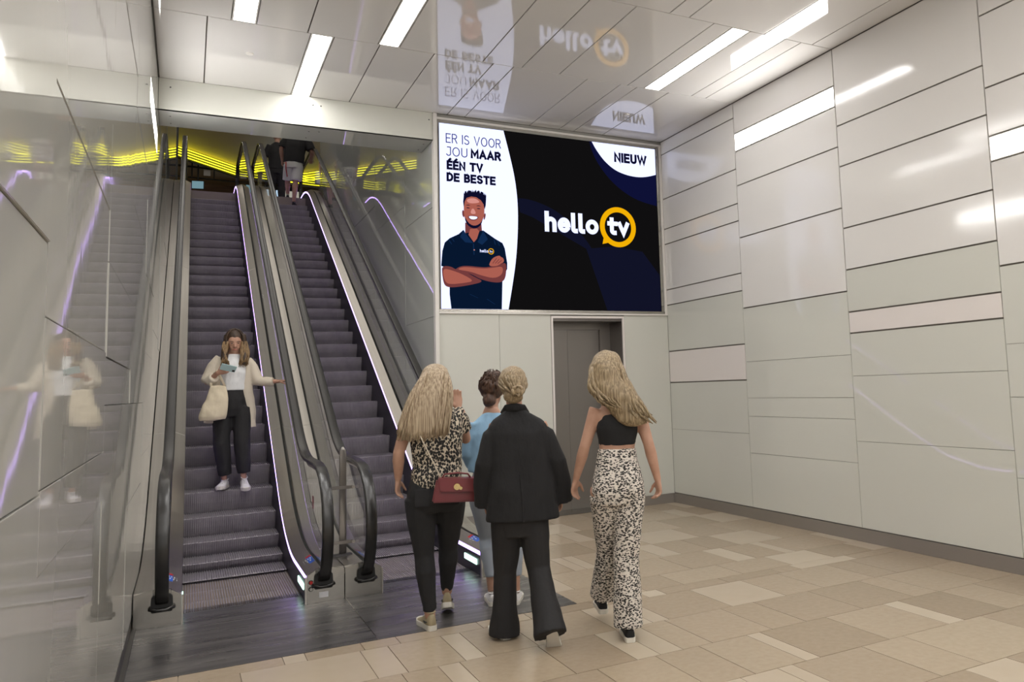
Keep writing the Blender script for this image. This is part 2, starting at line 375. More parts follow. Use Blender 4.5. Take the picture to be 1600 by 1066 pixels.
# ---- ceiling
ce = tag(MB().box(XL - .1, XR + .1, -5.84, YB + .1, ZC + .018, ZC + .2).build('ceiling', 'backing'), kind='structure')
CJ = {0: [.09, .9, 1.09, 1.49, 1.99, 2.57, 2.78, 3.59, 3.98, 4.18, 4.58],
      1: [.27, .46, .87, 1.47, 1.66, 2.46, 2.86, 3.27, 4.06, 4.26, 4.46, 4.87, 5.06],
      2: [.3, .9, 1.10, 1.7, 2.3, 2.5, 3.0, 3.59, 3.79, 4.62, 5.19],
      3: [.27, .46, 1.0, 1.87, 2.06, 2.6, 3.27, 3.46, 4.06, 4.6, 5.06],
      4: [.1, .9, 1.10, 1.7, 2.4, 2.78, 3.59, 3.9, 4.10, 4.62, 5.19]}
CLt = {0: [.9], 1: [.27, 1.47, 4.26], 2: [.9, 2.3], 3: [.27, 1.87, 3.27], 4: [.9, 3.9]}
def ceiling_light(x0, x1, y0, y1, lab):
    c = ((x0 + x1) / 2, (y0 + y1) / 2, ZC); t = empty('ceiling_light', c, 0, lab, 'light', 'light panels in the ceiling')
    fr = MB(); q = .012; hx = (x1 - x0) / 2 - .003; hy = (y1 - y0) / 2 - .003
    fr.box(-hx, -hx + q, -hy, hy, 0, .018); fr.box(hx - q, hx, -hy, hy, 0, .018)
    fr.box(-hx + q, hx - q, -hy, -hy + q, 0, .018); fr.box(-hx + q, hx - q, hy - q, hy, 0, .018)
    fr.build('frame', 'white_trim', t)
    MB().box(-hx + q, hx - q, -hy + q, hy - q, .005, .018).build('diffuser', 'lamp', t)
lab_c = {(0, .9): 'ceiling light panel meeting the beam above the left escalator', (1, .27): 'ceiling light panel cut by the top edge, leftmost of the three',
         (1, 1.47): 'ceiling light panel cut by the top edge, between the beam light and the screen', (1, 4.26): 'long ceiling light panel nearest the right wall'}
for i in range(9):
    k = i if i < 5 else 1 + (i - 1) % 4
    xs = [XL] + CJ[k] + [XR]
    for a, b in zip(xs, xs[1:]):
        if any(abs(a - q) < .01 for q in CLt[k]):
            ceiling_light(a, b, BAYS[i + 1], BAYS[i], lab_c.get((i, a), 'ceiling light panel out of frame above the viewer'))
        else:
            MB().box(a + .0055, b - .0055, BAYS[i + 1] + .004, BAYS[i] - .004, ZC, ZC + .018).build('ceiling_panel', 'enamel_ceiling', ce, bevel=.0012)
for x, y in ((.45, 7.95), (4.5, 8.1)):
    o = MB().tube([(x, y, ZC - .008), (x, y, ZC + .001)], [.03, .034], n=20).build('smoke_sensor', 'white_trim', ce, smooth=False)

# ---- beam over the escalators
bm_ = tag(MB().box(XL, 2.40, YB + .008, 9.42, 4.37, ZC + .3).build('trim_2', 'backing'), kind='structure')
MB().box(XL, 2.40, YB - .006, YB + .008, 4.36, ZC - .002).build('beam_front_panel', 'glass_panel', bm_, bevel=.001)
MB().box(XL, 2.40, YB - .006, 9.43, 4.36, 4.37).build('beam_soffit_panel', 'glass_shaft', bm_, bevel=.001)
for x, y, z, s in ((-.2, 0, 4.60, 1), (1.12, 0, 4.60, 1), (1.20, 0, 4.60, 1), (2.36, 0, 4.60, 1)):
    MB().tube([(x, YB - .006, z), (x, YB - .010, z)], [.008, .006], ax=(1, 0, 0), n=8).build('screw', 'steel_dark', bm_)
for x, y in ((-.2, 9.08), (-.2, 9.32), (1.1, 9.08), (1.1, 9.32), (1.2, 9.05), (2.34, 9.08), (2.34, 9.32)):
    MB().tube([(x, y, 4.36), (x, y, 4.356)], [.008, .006], n=8).build('screw', 'steel_dark', bm_)

# ---- back wall right of the escalators
wb = tag(MB().box(2.44, 3.82, YB + .012, YB + .1, 0, ZC).box(4.77, XR + .1, YB + .012, YB + .1, 0, ZC).box(3.82, 4.77, YB + .012, YB + .1, 2.333, ZC).build('wall_back', 'backing_light'), kind='structure')
for x0, x1, z0, z1 in ((2.45, 3.15, .118, 2.395), (3.153, 3.795, .118, 2.395), (4.80, 5.436, .118, 2.395)):
    MB().box(x0, x1, YB - .003, YB + .012, z0, z1).build('wall_panel', 'glass_panel', wb, bevel=.001)
tag(MB().box(2.445, 3.80, YB - .012, YB + .01, 0, ZB).box(4.79, XR - .012, YB - .012, YB + .01, 0, ZB).build('baseboard_back', 'baseboard', bevel=.002), kind='structure')
tag(MB().box(2.402, 2.446, YB - .03, YB + .05, 0, ZC - .005).build('trim_3', 'white_trim', bevel=.004), kind='structure')

# elevator
dr = empty('door_1', (4.295, YB, 0), kind='structure')
def loc(mb, n, mt, par, c, **k):
    o = mb.build(n, mt, par, **k); o.data.transform(Matrix.Translation(-Vector(c))); return o
c = (4.295, YB, 0)
loc(MB().box(3.800, 3.825, YB - .014, YB + .012, 0, 2.36).box(4.768, 4.793, YB - .014, YB + .012, 0, 2.36).box(3.825, 4.768, YB - .014, YB + .012, 2.333, 2.36), 'door_frame', 'enamel_pink', dr, c, bevel=.002)
loc(MB().box(3.805, 3.825, YB + .012, 9.28, 0, 2.333).box(4.768, 4.788, YB + .012, 9.28, 0, 2.333).box(3.825, 4.768, YB + .012, 9.28, 2.30, 2.333), 'recess_lining', 'elev_dark', dr, c)
loc(MB().box(3.825, 4.768, YB + .012, 9.30, -.01, .002), 'door_sill', 'steel_plate', dr, c)
loc(MB().box(3.825, 4.768, 9.255, 9.30, 2.22, 2.30), 'door_header', 'elev', dr, c, bevel=.003)
loc(MB().box(4.62, 4.768, 9.25, 9.30, 0, 2.22), 'door_jamb', 'elev', dr, c, bevel=.003)
loc(MB().box(3.825, 4.172, 9.275, 9.31, .003, 2.22), 'door_leaf', 'elev', dr, c, bevel=.003)
loc(MB().box(4.178, 4.62, 9.285, 9.32, .003, 2.22), 'door_leaf', 'elev', dr, c, bevel=.003)

# ---- escalator shaft
tag(MB().box(-.42, 2.5, YB + .4, 18.1, -.12, -.006).box(-.42, 2.5, 18.0, 18.1, -.006, 5.38).build('floor_pit', 'grout'), kind='structure')
sr = tag(MB().box(2.425, 2.5, YB + .05, 18.0, 0, 8.7).build('wall_shaft_right', 'backing_light'), kind='structure')
ys = [YB + .06, 10.3, 12.2, 14.1, 16.05, 17.98]
for i in range(5):
    zs = [[8.7, 6.9, 5.1, 3.6, 2.35, 0], [8.7, 6.6, 5.3, 3.9, 2.1, .4], [8.7, 7.0, 5.6, 4.3, 3.0, 1.2], [8.7, 6.8, 5.9, 4.6, 3.2, 2], [8.7, 7.1, 6.0, 5.0, 3.9, 2.6]][i]
    for a, b in zip(zs, zs[1:]):
        MB().box(2.405 + (.002 if (i + int(a * 10)) % 3 == 0 else 0), 2.425, ys[i] + .002, ys[i + 1] - .002, b + .002, a - .002).build('wall_panel', 'glass_shaft', sr, bevel=.001)
sl = tag(MB().box(-.42, LX, YB + .02, 20.4, 0, 8.7).build('wall_shaft_left', 'backing_light'), kind='structure')
ys = [YB + .03, 10.5, 12.15, 13.8, 15.45, 17.1, 18.75, 20.38]
for i in range(7):
    zs = [[8.7, 6.9, 4.37, 3.11, 2.2, 0], [8.7, 6.6, 4.9, 3.5, 2.1, .4], [8.7, 7.0, 5.2, 3.6, 2.6, .9], [8.7, 6.4, 5.0, 4.1, 3.0, 1.8]][i % 4]
    for a, b in zip(zs, zs[1:]):
        MB().box(LX, XL - .002 + (.002 if (i + int(a * 10)) % 3 == 0 else 0), ys[i] + .002, ys[i + 1] - .002, b + .002, a - .002).build('wall_panel', 'glass_shaft', sl, bevel=.001)
tag(MB().box(XL - .12, 2.5, 9.43, 9.53, 4.40, 8.7).build('wall_over_beam', 'white_trim'), kind='structure')
tag(MB().box(-.36, -.28, 20.40, 20.48, 5.68, 8.7).build('trim_4', 'dark'), kind='structure')

# ---- upper hall
tag(MB().box(-6, 12, 17.98, 34, 5.38, 5.675).build('floor_upper', 'upper_floor'), kind='structure')
tag(MB().box(-6, 12, 20.5, 34, 8.7, 8.9).build('ceiling_upper', 'upper_ceiling'), kind='structure')
tag(MB().box(-6, 12, 9.43, 20.5, 8.7, 8.9).build('ceiling_shaft', 'enamel'), kind='structure')
wu = tag(MB().box(-6, 12, 30.0, 30.2, 5.68, 8.7).build('wall_upper_back', 'wood'), kind='structure')
z = 5.7
while z < 8.45:
    MB().box(-6, 3.2, 29.97, 30.0, z + .008, z + .232).build('plank', 'wood', wu); z += .24
for x in (-.2, .0, .2, .42):
    MB().box(x, x + .07, 29.90, 29.97, 7.2, 8.45).build('slat', 'wood', wu)
tag(MB().box(12, 12.1, 9.5, 34, 5.38, 8.7).box(-6.1, -6, 9.5, 34, 5.38, 8.7).build('wall_upper_sides', 'upper_ceiling'), kind='structure')
# neon fascia
P0, P1, P2 = Vector((-1.9, 23.9)), Vector((1.25, 27.35)), Vector((8.5, 28.9))
fa = tag(empty('neon_fascia', (0, 26, 8.4), 0, 'band of four glowing yellow tube lights under the upper ceiling', 'light'))
def fa_b(mb, n, mt): o = mb.build(n, mt, fa); o.data.transform(Matrix.Translation(-Vector((0, 26, 8.4)))); return o
for a, b in ((P0, P1), (P1, P2)):
    d = (b - a).normalized(); nn = Vector((d.y, -d.x)) * .04
    fa_b(MB().prism([(a.x, a.y), (b.x, b.y), (b.x - nn.x * 2, b.y - nn.y * 2), (a.x - nn.x * 2, a.y - nn.y * 2)], 'z', 8.36, 8.698), 'backboard', 'dark')
    for k in range(4):
        zz = 8.655 - k * .078
        fa_b(MB().tube([(a.x + nn.x * .6, a.y + nn.y * .6, zz), (b.x + nn.x * .6, b.y + nn.y * .6, zz)], .017, ax=(0, 0, 1), n=8), 'neon_tube', 'neon')
# objects high on the upper wall
t = empty('wall_monitor', (.16, 27.2, 7.86), -.15, 'pale blue flat screen hanging just above the top of the left escalator', 'screen')
MB().box(-.17, .17, 0, .05, 0, .25).build('casing', 'black', t, bevel=.006)
MB().box(-.155, .155, -.004, 0, .012, .238).build('screen_face', emat('monitor_picture', (.30, .52, .60), .55), t)
MB().box(-.02, .02, .02, .05, .25, .84).build('hanger', 'dark', t)
t = empty('hanging_sign', (.40, 27.0, 8.30), -.1, 'small white sign hanging from a black pipe below the neon band', 'sign')
MB().box(-.09, .09, 0, .02, -.06, .12).build('board', 'white_trim', t, bevel=.003); MB().box(-.005, .005, .005, .015, .12, .40).build('hanger', 'dark', t)
tag(put(MB().tube([(-1.2, 27.05, 8.54), (.55, 27.05, 8.47)], .03, ax=(0, 0, 1), n=10).tube([(-.0, 27.05, 8.70), (-.0, 27.05, 8.2)], .018, n=8).build('overhead_pipe', 'dark'), (0, 27.05, 8.5)), 'black pipe under the neon band carrying the small white sign', 'pipe')
tag(put(MB().tube([(-1.2, 27.4, 8.28), (2.0, 27.4, 8.20)], .022, ax=(0, 0, 1), n=8).tube([(.6, 27.4, 8.25), (.6, 27.4, 8.7)], .012, n=6).build('overhead_pipe', 'dark'), (0, 27.4, 8.25)), 'thin black pipe running low across the brown wooden wall', 'pipe')
t = empty('shop_window', (2.5, 29.0, 5.68), 0, 'lit bluish shop window seen past the top of the handrails', 'window')
MB().box(-.8, 1.6, 0, .08, 0, 2.9).build('frame', 'dark', t)
MB().box(-.75, .2, -.01, 0, .1, 2.75).build('pane', emat('lit_window', (.55, .75, .95), .9), t)
MB().box(.28, 1.5, -.01, 0, .1, 2.75).build('pane', emat('lit_window_b', (.70, .66, .55), .55), t)
t = empty('white_pillar', (1.80, 26.2, 5.68), 0, 'white lit pillar standing beyond the escalator tops', 'pillar')
MB().tube([(0, 0, 0), (0, 0, .06), (0, 0, .07), (0, 0, 2.55), (0, 0, 2.56), (0, 0, 2.62)], [.085, .085, .06, .06, .08, .08], n=20).build('shaft', 'white_trim', t)

# unseen fill strips added to brighten shaft and decks, then hall downlights
for x, lb in ((.1, 'added fill light strip above the left escalator, hidden behind the beam'), (1.05, 'added fill light strip between the escalators, hidden behind the beam'), (2.0, 'added fill light strip above the right escalator, hidden behind the beam')):
    t = empty('ceiling_light', (x, 14.2, 8.7), 0, lb, 'light')
    MB().box(-.20, -.18, -4.3, 4.3, -.02, 0).box(.18, .20, -4.3, 4.3, -.02, 0).build('frame', 'white_trim', t)
    MB().box(-.18, .18, -4.3, 4.3, -.015, 0).build('diffuser', 'fill_shaft', t)
for i, (x, y) in enumerate(((.4, 20.5), (3.6, 20.5), (5.5, 24.0), (-2.5, 23.0))):
    o = MB().tube([(x, y, 8.699), (x, y, 8.688)], [.14, .13], n=20)
    t = empty('downlight', (x, y, 8.69), 0, 'round recessed downlight in the tan upper ceiling', 'light', 'downlights in the upper ceiling')
    q = MB().tube([(0, 0, .009), (0, 0, 0)], [.13, .12], n=20).build('rim', 'white_trim', t)
    MB().tube([(0, 0, 0), (0, 0, -.004)], [.10, .10], n=20).build('diffuser', emat('downlight_%d' % i, (1, .93, .82), 80), t)

# ================================================================== ESCALATORS
S30 = 0.57735
def path(fl_, c, top, y, t=.62):
    yb = (fl_ - c) / S30; yt = (top - c) / S30
    if y < yb - t: return fl_
    if y < yb + t: return fl_ + S30 / (4 * t) * (y - yb + t) ** 2
    if y < yt - t: return S30 * y + c
    if y < yt + t: return top - S30 / (4 * t) * (yt + t - y) ** 2
    return top
ZT = 5.68
def nose(y): return path(0, -4.72, ZT, y, .72)
def deck(y): return path(.2, -4.39, ZT + .2, y, .7)
def rail(y): return path(.985, -3.45, ZT + 1.03, y, .38)
YS = [6.53, 6.7, 6.9, 7.1, 7.2, 7.3, 7.4, 7.5, 7.6, 7.7, 7.85, 8.0, 8.15, 8.3, 8.45, 8.6, 8.8] + [9 + i for i in range(9)] + [17.1, 17.25, 17.4, 17.55, 17.7, 17.85, 18.0, 18.15, 18.3, 18.5, 18.9, 19.5]
def run(sec, ys, zf):
    """sec: (x, dz) open profile; returns rows"""
    return [[(x, y, zf(y) + dz) for x, dz in sec] for y in ys]
def closed_run(mb, sec, ys, zf): return mb.grid(run(sec, ys, zf), True, True)

# one ribbed step shared by both escalators (0.78 m wide)
def step_mesh(rise, run_):
    W = .797; NR = 44; xs = []
    p = W / NR
    for i in range(NR):
        x = -W / 2 + i * p
        xs += [(x, 0), (x + p * .45, 0), (x + p * .5, 1), (x + p * .95, 1)]
    xs.append((W / 2, 0))
    prof = [(run_ + .03, 0, 0, 1), (.012, 0, 0, 1), (0, -.008, 1, .4), (.006, -rise * .25, 1, 0), (.020, -rise * .55, 1, 0), (.042, -rise * .85, 1, 0), (.05, -rise, 1, 0)]
    mb = MB(); rows = []
    for y, z, ny, nz_ in prof:
        rows.append([(x, y + ny * g * .010, z - nz_ * g * .009) for x, g in xs])
    mb.grid(rows); return mb
_steps = {}
def place_step(par, ox, y, rise, run_, oy):
    key = (round(rise, 2), round(run_, 2))
    if key not in _steps:
        o = step_mesh(rise + .01, run_).build('step', 'step', par, recalc=False); _steps[key] = o.data
    else:
        o = bpy.data.objects.new('step', _steps[key]); COL.objects.link(o); o.parent = par
    o.location = (ox, y - oy, nose(y + .001)); return o

GLS = [6.56, 8.6, 10.5, 12.4, 14.3, 16.2, 18.1, 19.5]
NEWEL_B = [(7.12, .985), (6.95, .985), (6.8, .98), (6.63, .955), (6.5, .91), (6.39, .83), (6.315, .73), (6.28, .61), (6.285, .48), (6.32, .36), (6.38, .26), (6.46, .18), (6.56, .135)]
def escalator(xa, xb, label, sa, sb):
    """xa..xb step band; sa, sb: seam/outer edge X on each side"""
    OY = 6.53; cx = (xa + xb) / 2
    t = empty('escalator', (cx, OY, 0), 0, label, 'escalator', 'escalators side by side')
    def B(mb, n, mt, par=t, **k):
        o = mb.build(n, mt, par, **k); o.data.transform(Matrix.Translation((-cx, -OY, 0))); return o
    # steps
    for k in range(-5, 29):
        y = 8.52 + .3515 * k
        r = max(nose(y + .001) - nose(y - .3505), .004)
        place_step(t, 0, y, r, .3515, OY)
    # comb
    mb = MB(); mb.box(xa, xb, 6.53, 6.80, -.004, .003); B(mb, 'comb_plate', 'plate')
    mb = MB(); p = (xb - xa) / 60
    for i in range(60): mb.box(xa + i * p, xa + i * p + p * .55, 6.80, 6.90, -.003, .006)
    tag(B(mb, 'comb_teeth', 'steel_dark'), kind='stuff')
    B(MB().box(xa, xb, 18.25, 19.5, ZT - .02, ZT + .004), 'landing_plate', 'plate')
    for s, e, o_, right in ((-1, xa, sa, False), (1, xb, sb, True)):
        w_ = abs(o_ - e); gx = e + s * .115       # glass line
        # skirt
        ys = YS
        mb = MB(); closed_run(mb, [(e, -.034), (e + s * .012, -.034), (e + s * .012, -.80), (e, -.80)], ys, deck)
        mb.v = [(v[0], v[1], max(v[2], -.004) if v[1] < 9 else v[2]) for v in mb.v]
        B(mb, 'skirt_panel', 'skirt')
        # led strip
        lo_ = -.0025 if right else .002
        mb = MB(); closed_run(mb, [(e + s * lo_, -.003), (e + s * .010, -.003), (e + s * .010, -.034), (e + s * lo_, -.034)], ys, deck)
        B(mb, 'led_strip', 'led')
        # decks, 3 lengths joined by visible seams
        for q, (ya, yb) in enumerate(((6.53, 9.6), (9.6, 13.6), (13.6, 17.4), (17.4, 19.5))):
            yy = [ya + .003] + [y for y in ys if ya + .02 < y < yb - .02] + [yb - .003]
            mb = MB(); closed_run(mb, [(e - s * .001, .0), (gx - s * .016, .048), (gx - s * .016, .02), (e - s * .001, -.004)], yy, deck); B(mb, 'inner_deck', 'steel')
            mb = MB(); closed_run(mb, [(gx + s * .016, .047), (o_ - s * .002, .033), (o_ - s * .002, -.02), (gx + s * .016, .02)], yy, deck); B(mb, 'outer_deck', 'steel')
        mb = MB(); closed_run(mb, [(gx - s * .016, .036), (gx + s * .016, .036), (gx + s * .016, 0), (gx - s * .016, 0)], ys, deck); B(mb, 'glass_channel', 'gasket')
        mb = MB(); closed_run(mb, [(o_ - s * .004, -.02), (o_ - s * .004, -.5), (o_ - s * .02, -.5), (o_ - s * .02, -.02)], ys, deck)
        mb.v = [(v[0], v[1], max(v[2], 0.0)) for v in mb.v]
        B(mb, 'side_cladding', 'steel_plate')
        # glass
        for q in range(len(GLS) - 1):
            a, b = GLS[q] + .006, GLS[q + 1] - .006
            yy = [a] + [y for y in YS if a + .03 < y < b - .03] + [b]
            lo = [(y, deck(y) + .03) for y in yy]; hi = [(y, rail(y) - .03) for y in yy]
            poly = lo + hi[::-1]
            if q == 0:
                nb = [(y + (.035 if y < 6.5 else 0), z - .03 if z > .8 else z) for y, z in NEWEL_B[1:-1]]
                poly = [(y, z) for y, z in lo if y > 6.6] + [(y, z) for y, z in hi[::-1] if y > 7.05] + nb[:-2] + [(6.45, .26)]
            if q == len(GLS) - 2:
                poly = lo + [(19.62, 6.0), (19.78, 6.15), (19.83, 6.3), (19.78, 6.47), (19.65, 6.58)] + hi[::-1]
            B(MB().prism(poly, 'x', gx - .005, gx + .005), 'glass_panel', 'balu')
        # handrail: one continuous loop
        pts = [(gx, y, z) for y, z in NEWEL_B[::-1]]
        pts += [(gx, y, rail(y)) for y in YS if 7.25 < y < 19.6]
        pts += [(gx, 19.65, 6.69), (gx, 19.78, 6.60), (gx, 19.86, 6.47), (gx, 19.88, 6.3), (gx, 19.84, 6.15), (gx, 19.74, 6.02), (gx, 19.6, 5.95)]
        B(MB().tube(pts, [(.041, .016)] * len(pts), ax=(1, 0, 0), n=16, e=3.6), 'handrail', 'rubber', smooth=True)
        # rail guide under the handrail (bright edge)
        g2 = [(gx, y, z) for y, z in [(7.3, .945), (7.0, .945), (6.8, .94), (6.65, .92), (6.53, .878), (6.43, .81), (6.36, .72), (6.325, .61), (6.33, .48), (6.36, .37), (6.41, .285)][::-1]]
        g2 += [(gx, y, rail(y) - .035) for y in YS if 7.5 < y < 19.6]
        B(MB().tube(g2, [(.016, .014)] * len(g2), ax=(1, 0, 0), n=8), 'rail_guide', 'steel', smooth=True)
        # newel box front
        x0, x1 = (e, o_) if s > 0 else (o_, e)
        pk = gx; fr = [(e, 0), (e, .198), (gx - s * .03, .25), (gx + s * .03, .25), (o_ - s * .003, .226), (o_ - s * .003, 0)]
        mb = MB().prism(fr, 'y', 6.505, 6.535); nb_ = B(mb, 'newel_box', 'steel_plate', bevel=.003)
        mb = MB().prism([(gx - .062, .10), (gx + .062, .10), (gx + .066, .15), (gx + .062, .205), (gx + .03, .225), (gx - .03, .225), (gx - .062, .205), (gx - .066, .15)], 'y', 6.485, 6.506)
        o = B(mb, 'handrail_inlet', 'black', nb_, bevel=.004)
        mb = MB().tube([(gx - .075, 6.49, .13), (gx - .03, 6.47, .118), (gx + .03, 6.47, .118), (gx + .075, 6.49, .13)], .014, ax=(0, 0, 1), n=8)
        B(mb, 'inlet_brush', 'rubber', nb_, smooth=True)
        for q in (-1, 1):
            B(MB().box(gx + q * .052 - .0012, gx + q * .052 + .0012, 6.503, 6.506, .215, .25), 'plate_joint', 'black', nb_)
        B(MB().prism([(e - s * .001, .0), (e - s * .001, .19), (e - s * .012, .19), (e - s * .012, .0)], 'y', 6.50, 6.53), 'edge_trim', 'steel', nb_)
        if right:
            for zz, mt, n_ in ((.152, 'red', 'stop_button'), (.105, 'black', 'key_switch')):
                B(MB().tube([(e + .028, 6.505, zz), (e + .028, 6.497, zz)], [.017, .016], ax=(1, 0, 0), n=16), n_ + '_rim', 'black', nb_)
                B(MB().tube([(e + .028, 6.499, zz), (e + .028, 6.490, zz)], [.013, .011], ax=(1, 0, 0), n=16), n_, mt if mt == 'red' else 'steel_plate', nb_)
            B(MB().box(e + .085, e + .15, 6.502, 6.5055, .035, .075), 'info_plate', 'sticker_w', nb_, bevel=.001)
            # direction light on the skirt
            mb = MB().box(e - .010, e - .001, 6.64, 6.98, .075, .125)
            B(mb, 'direction_light', 'led_dir', bevel=.004)
        else:
            B(MB().box(e + .001, e + .010, 6.64, 6.98, .075, .125), 'direction_light', 'led_dir', bevel=.004)
        # safety stickers on the inner deck
        def onDeck(u, y, h=.0015):
            return (e + s * (.008 + u * (.091)), y, deck(y) + .001 + u * .047 + h)
        st = MB(); st.add([onDeck(.06, 6.82), onDeck(.96, 6.82), onDeck(.96, 7.04), onDeck(.06, 7.04)], [(0, 1, 2, 3)])
        o = B(st, 'safety_sticker', 'sticker')
        st = MB(); st.add([onDeck(.06, 7.04), onDeck(.96, 7.04), onDeck(.96, 7.10), onDeck(.06, 7.10)], [(0, 1, 2, 3)])
        st2 = B(st, 'sticker_heading', 'red', o)
        st = MB()
        for u, y in ((.2, 6.96), (.4, 6.96), (.6, 6.96), (.78, 6.96), (.2, 6.89), (.45, 6.89), (.7, 6.89)):
            st.add([onDeck(u, y, .0025), onDeck(u + .08, y, .0025), onDeck(u + .08, y + .045, .0025), onDeck(u, y + .045, .0025)], [(0, 1, 2, 3)])
        B(st, 'pictogram', 'sticker_w', o)
    return t
esc1 = escalator(-.014, .787, 'left escalator, the woman with the phone rides down it', -.298, 1.0525)
esc2 = escalator(1.32, 2.12, 'right escalator next to the video screen, behind the four walking women', 1.0535, 2.386)
o = MB().box(.905 + .0055, .9075 + .0055, 7.12, 7.20, .60, .70).build('warning_sticker', 'red', esc1); o.data.transform(Matrix.Translation((-.3865, -6.53, 0)))

# deflector post between the two escalators
t = empty('deflector_post', (1.105, 6.92, .24), 0, 'upright steel bar with clamps standing between the two escalator newels', 'post')
MB().tube([(0, 0, 0), (0, 0, .78), (0, 0, .83), (0, 0, .855)], [(.028, .006), (.028, .006), (.021, .006), (.008, .005)], n=14, e=3).build('bar', 'elev', t, smooth=True)
for zz in (.52, .09):
    a = MB().box(-.125, .095, -.012, .0, zz, zz + .026).build('clamp_arm', 'elev', t, bevel=.004)
    MB().tube([(.08, -.012, zz + .013), (.08, -.026, zz + .013)], [.014, .012], ax=(1, 0, 0), n=12).build('bolt', 'steel', a)
MB().box(-.135, .10, .004, .012, .06, .60).build('pane', 'balu', t)
MB().box(-.09, .07, -.03, .03, -.005, .015).build('foot_plate', 'steel_dark', t, bevel=.004)

# floor plates in front of the escalators
for x0, x1, lab in ((-.278, 1.056, 'dark brushed steel floor plate in front of the left escalator'), (1.062, 2.41, 'dark brushed steel floor plate in front of the right escalator')):
    mb = MB().box(x0, x1, 5.322, 6.53, -.006, .002)
    o = put(mb.build('floor_plate', 'plate', bevel=.001), ((x0 + x1) / 2, 5.9, 0)); tag(o, lab, 'floor plate', 'metal floor plates')
tag(MB().box(1.056, 1.062, 5.322, 6.53, -.006, .003).build('trim_5', 'steel_plate'), kind='structure')

# ================================================================== VIDEO SCREEN
YD = 8.905
vs = empty('video_screen', (3.912, YD, 2.43), 0, 'huge lit advertising video screen on the back wall above the elevator', 'screen')
def V(mb, n, mt, par=vs, **k):
    o = mb.build(n, mt, par, **k); o.data.transform(Matrix.Translation((-3.912, -YD, -2.43))); return o
ES = 1.0
def em(n, rgb, s=ES):
    lin = [((c / 255) / 12.92 if c < 11 else ((c / 255 + .055) / 1.055) ** 2.4) for c in rgb]
    return emat(n, lin, s)
EW = em('screen_white', (216, 222, 255), 1.5); EB = em('screen_black', (17, 16, 17)); EN = em('screen_navy', (15, 18, 55)); EN2 = em('screen_navy_dark', (18, 20, 40))
EY = em('screen_yellow', (250, 182, 5), 1.0); EI = em('screen_ink', (14, 14, 44)); EI2 = em('screen_ink_blue', (38, 40, 120))
ESK = em('screen_skin', (176, 98, 84)); ESK2 = em('screen_skin_dark', (120, 62, 62)); ESK3 = em('screen_skin_light', (222, 150, 140)); EP = em('screen_polo', (8, 24, 48)); EP2 = em('screen_polo_fold', (18, 44, 80)); EH = em('screen_hair', (14, 14, 44))
V(MB().box(2.474, 5.348, YD, YD + .05, 2.43, 4.582), 'screen_panel', EB)
fr = MB().box(2.452, 5.40, YD - .004, YD + .05, 2.395, 2.428).box(5.352, 5.385, YD - .004, YD + .05, 2.428, 4.60)
V(fr, 'bezel', 'steel_plate')
V(MB().box(2.446, 5.436, YD + .02, YD + .05, 4.584, ZC), 'top_channel', 'backing')
V(MB().box(2.446, 5.436, YD - .012, YD + .02, 4.62, 4.645), 'top_rail', 'white_trim', bevel=.002)
V(MB().box(5.40, 5.436, YD - .006, YD + .05, 2.395, 4.62), 'side_strip', 'white_trim')
V(MB().box(2.446, 5.436, YD - .02, YD + .02, 2.375, 2.394), 'lower_ledge', 'white_trim', bevel=.002)
def flat(pts, layer, n, mt, par=vs):
    y = YD - .0012 * layer; bmx = bmesh.new(); vs_ = [bmx.verts.new((x, y, z)) for x, z in pts]
    bmx.faces.new(vs_); bmesh.ops.triangulate(bmx, faces=bmx.faces); me = bpy.data.meshes.new(n); bmx.to_mesh(me); bmx.free()
    me.materials.append(mt); o = bpy.data.objects.new(n, me); COL.objects.link(o); o.parent = par
    me.transform(Matrix.Translation((-3.912, -YD, -2.43))); return o
def smooth(pts, it=2, closed=True):
    for _ in range(it):
        q = []
        n = len(pts)
        for i in range(n if closed else n - 1):
            a, b = pts[i], pts[(i + 1) % n]
            q += [(a[0] * .75 + b[0] * .25, a[1] * .75 + b[1] * .25), (a[0] * .25 + b[0] * .75, a[1] * .25 + b[1] * .75)]
        pts = q if closed else [pts[0]] + q + [pts[-1]]
    return pts
cv = smooth([(3.251, 4.580), (3.322, 4.297), (3.38, 4.028), (3.408, 3.782), (3.413, 3.559), (3.402, 3.311), (3.375, 3.016), (3.325, 2.723), (3.268, 2.431)], 2, False)
flat([(2.474, 4.580)] + cv + [(2.474, 2.431)], 1, 'white_field', EW)
n2 = smooth([(3.408, 3.769), (3.53, 3.772), (3.713, 3.731), (3.926, 3.645), (4.14, 3.481), (4.328, 3.287), (4.462, 3.061), (4.537, 2.781), (4.567, 2.431)], 2, False)
flat(n2 + [(5.346, 2.431), (5.346, 2.9), (5.1, 3.2), (4.7, 3.25), (4.3, 3.2), (3.9, 3.4), (3.6, 3.55), (3.44, 3.6)], .4, 'navy_shape', EN2)
n1 = smooth([(4.388, 4.580), (4.426, 4.442), (4.506, 4.292), (4.673, 4.096), (4.874, 3.953), (5.081, 3.863), (5.346, 3.816)], 2, False)
flat(n1 + [(5.346, 4.580)], 1, 'navy_circle', EN)
nb = smooth([(4.422, 4.580), (4.484, 4.475), (4.595, 4.341), (4.738, 4.24), (4.899, 4.192), (5.064, 4.177), (5.202, 4.193), (5.346, 4.236)], 2, False)
flat(nb + [(5.346, 4.580)], 2, 'white_blob', EW)
def arc(cx, cy, rx, ry, a0, a1, n=14):
    return [(cx + rx * math.cos(math.radians(a0 + (a1 - a0) * i / n)), cy + ry * math.sin(math.radians(a0 + (a1 - a0) * i / n))) for i in range(n + 1)]
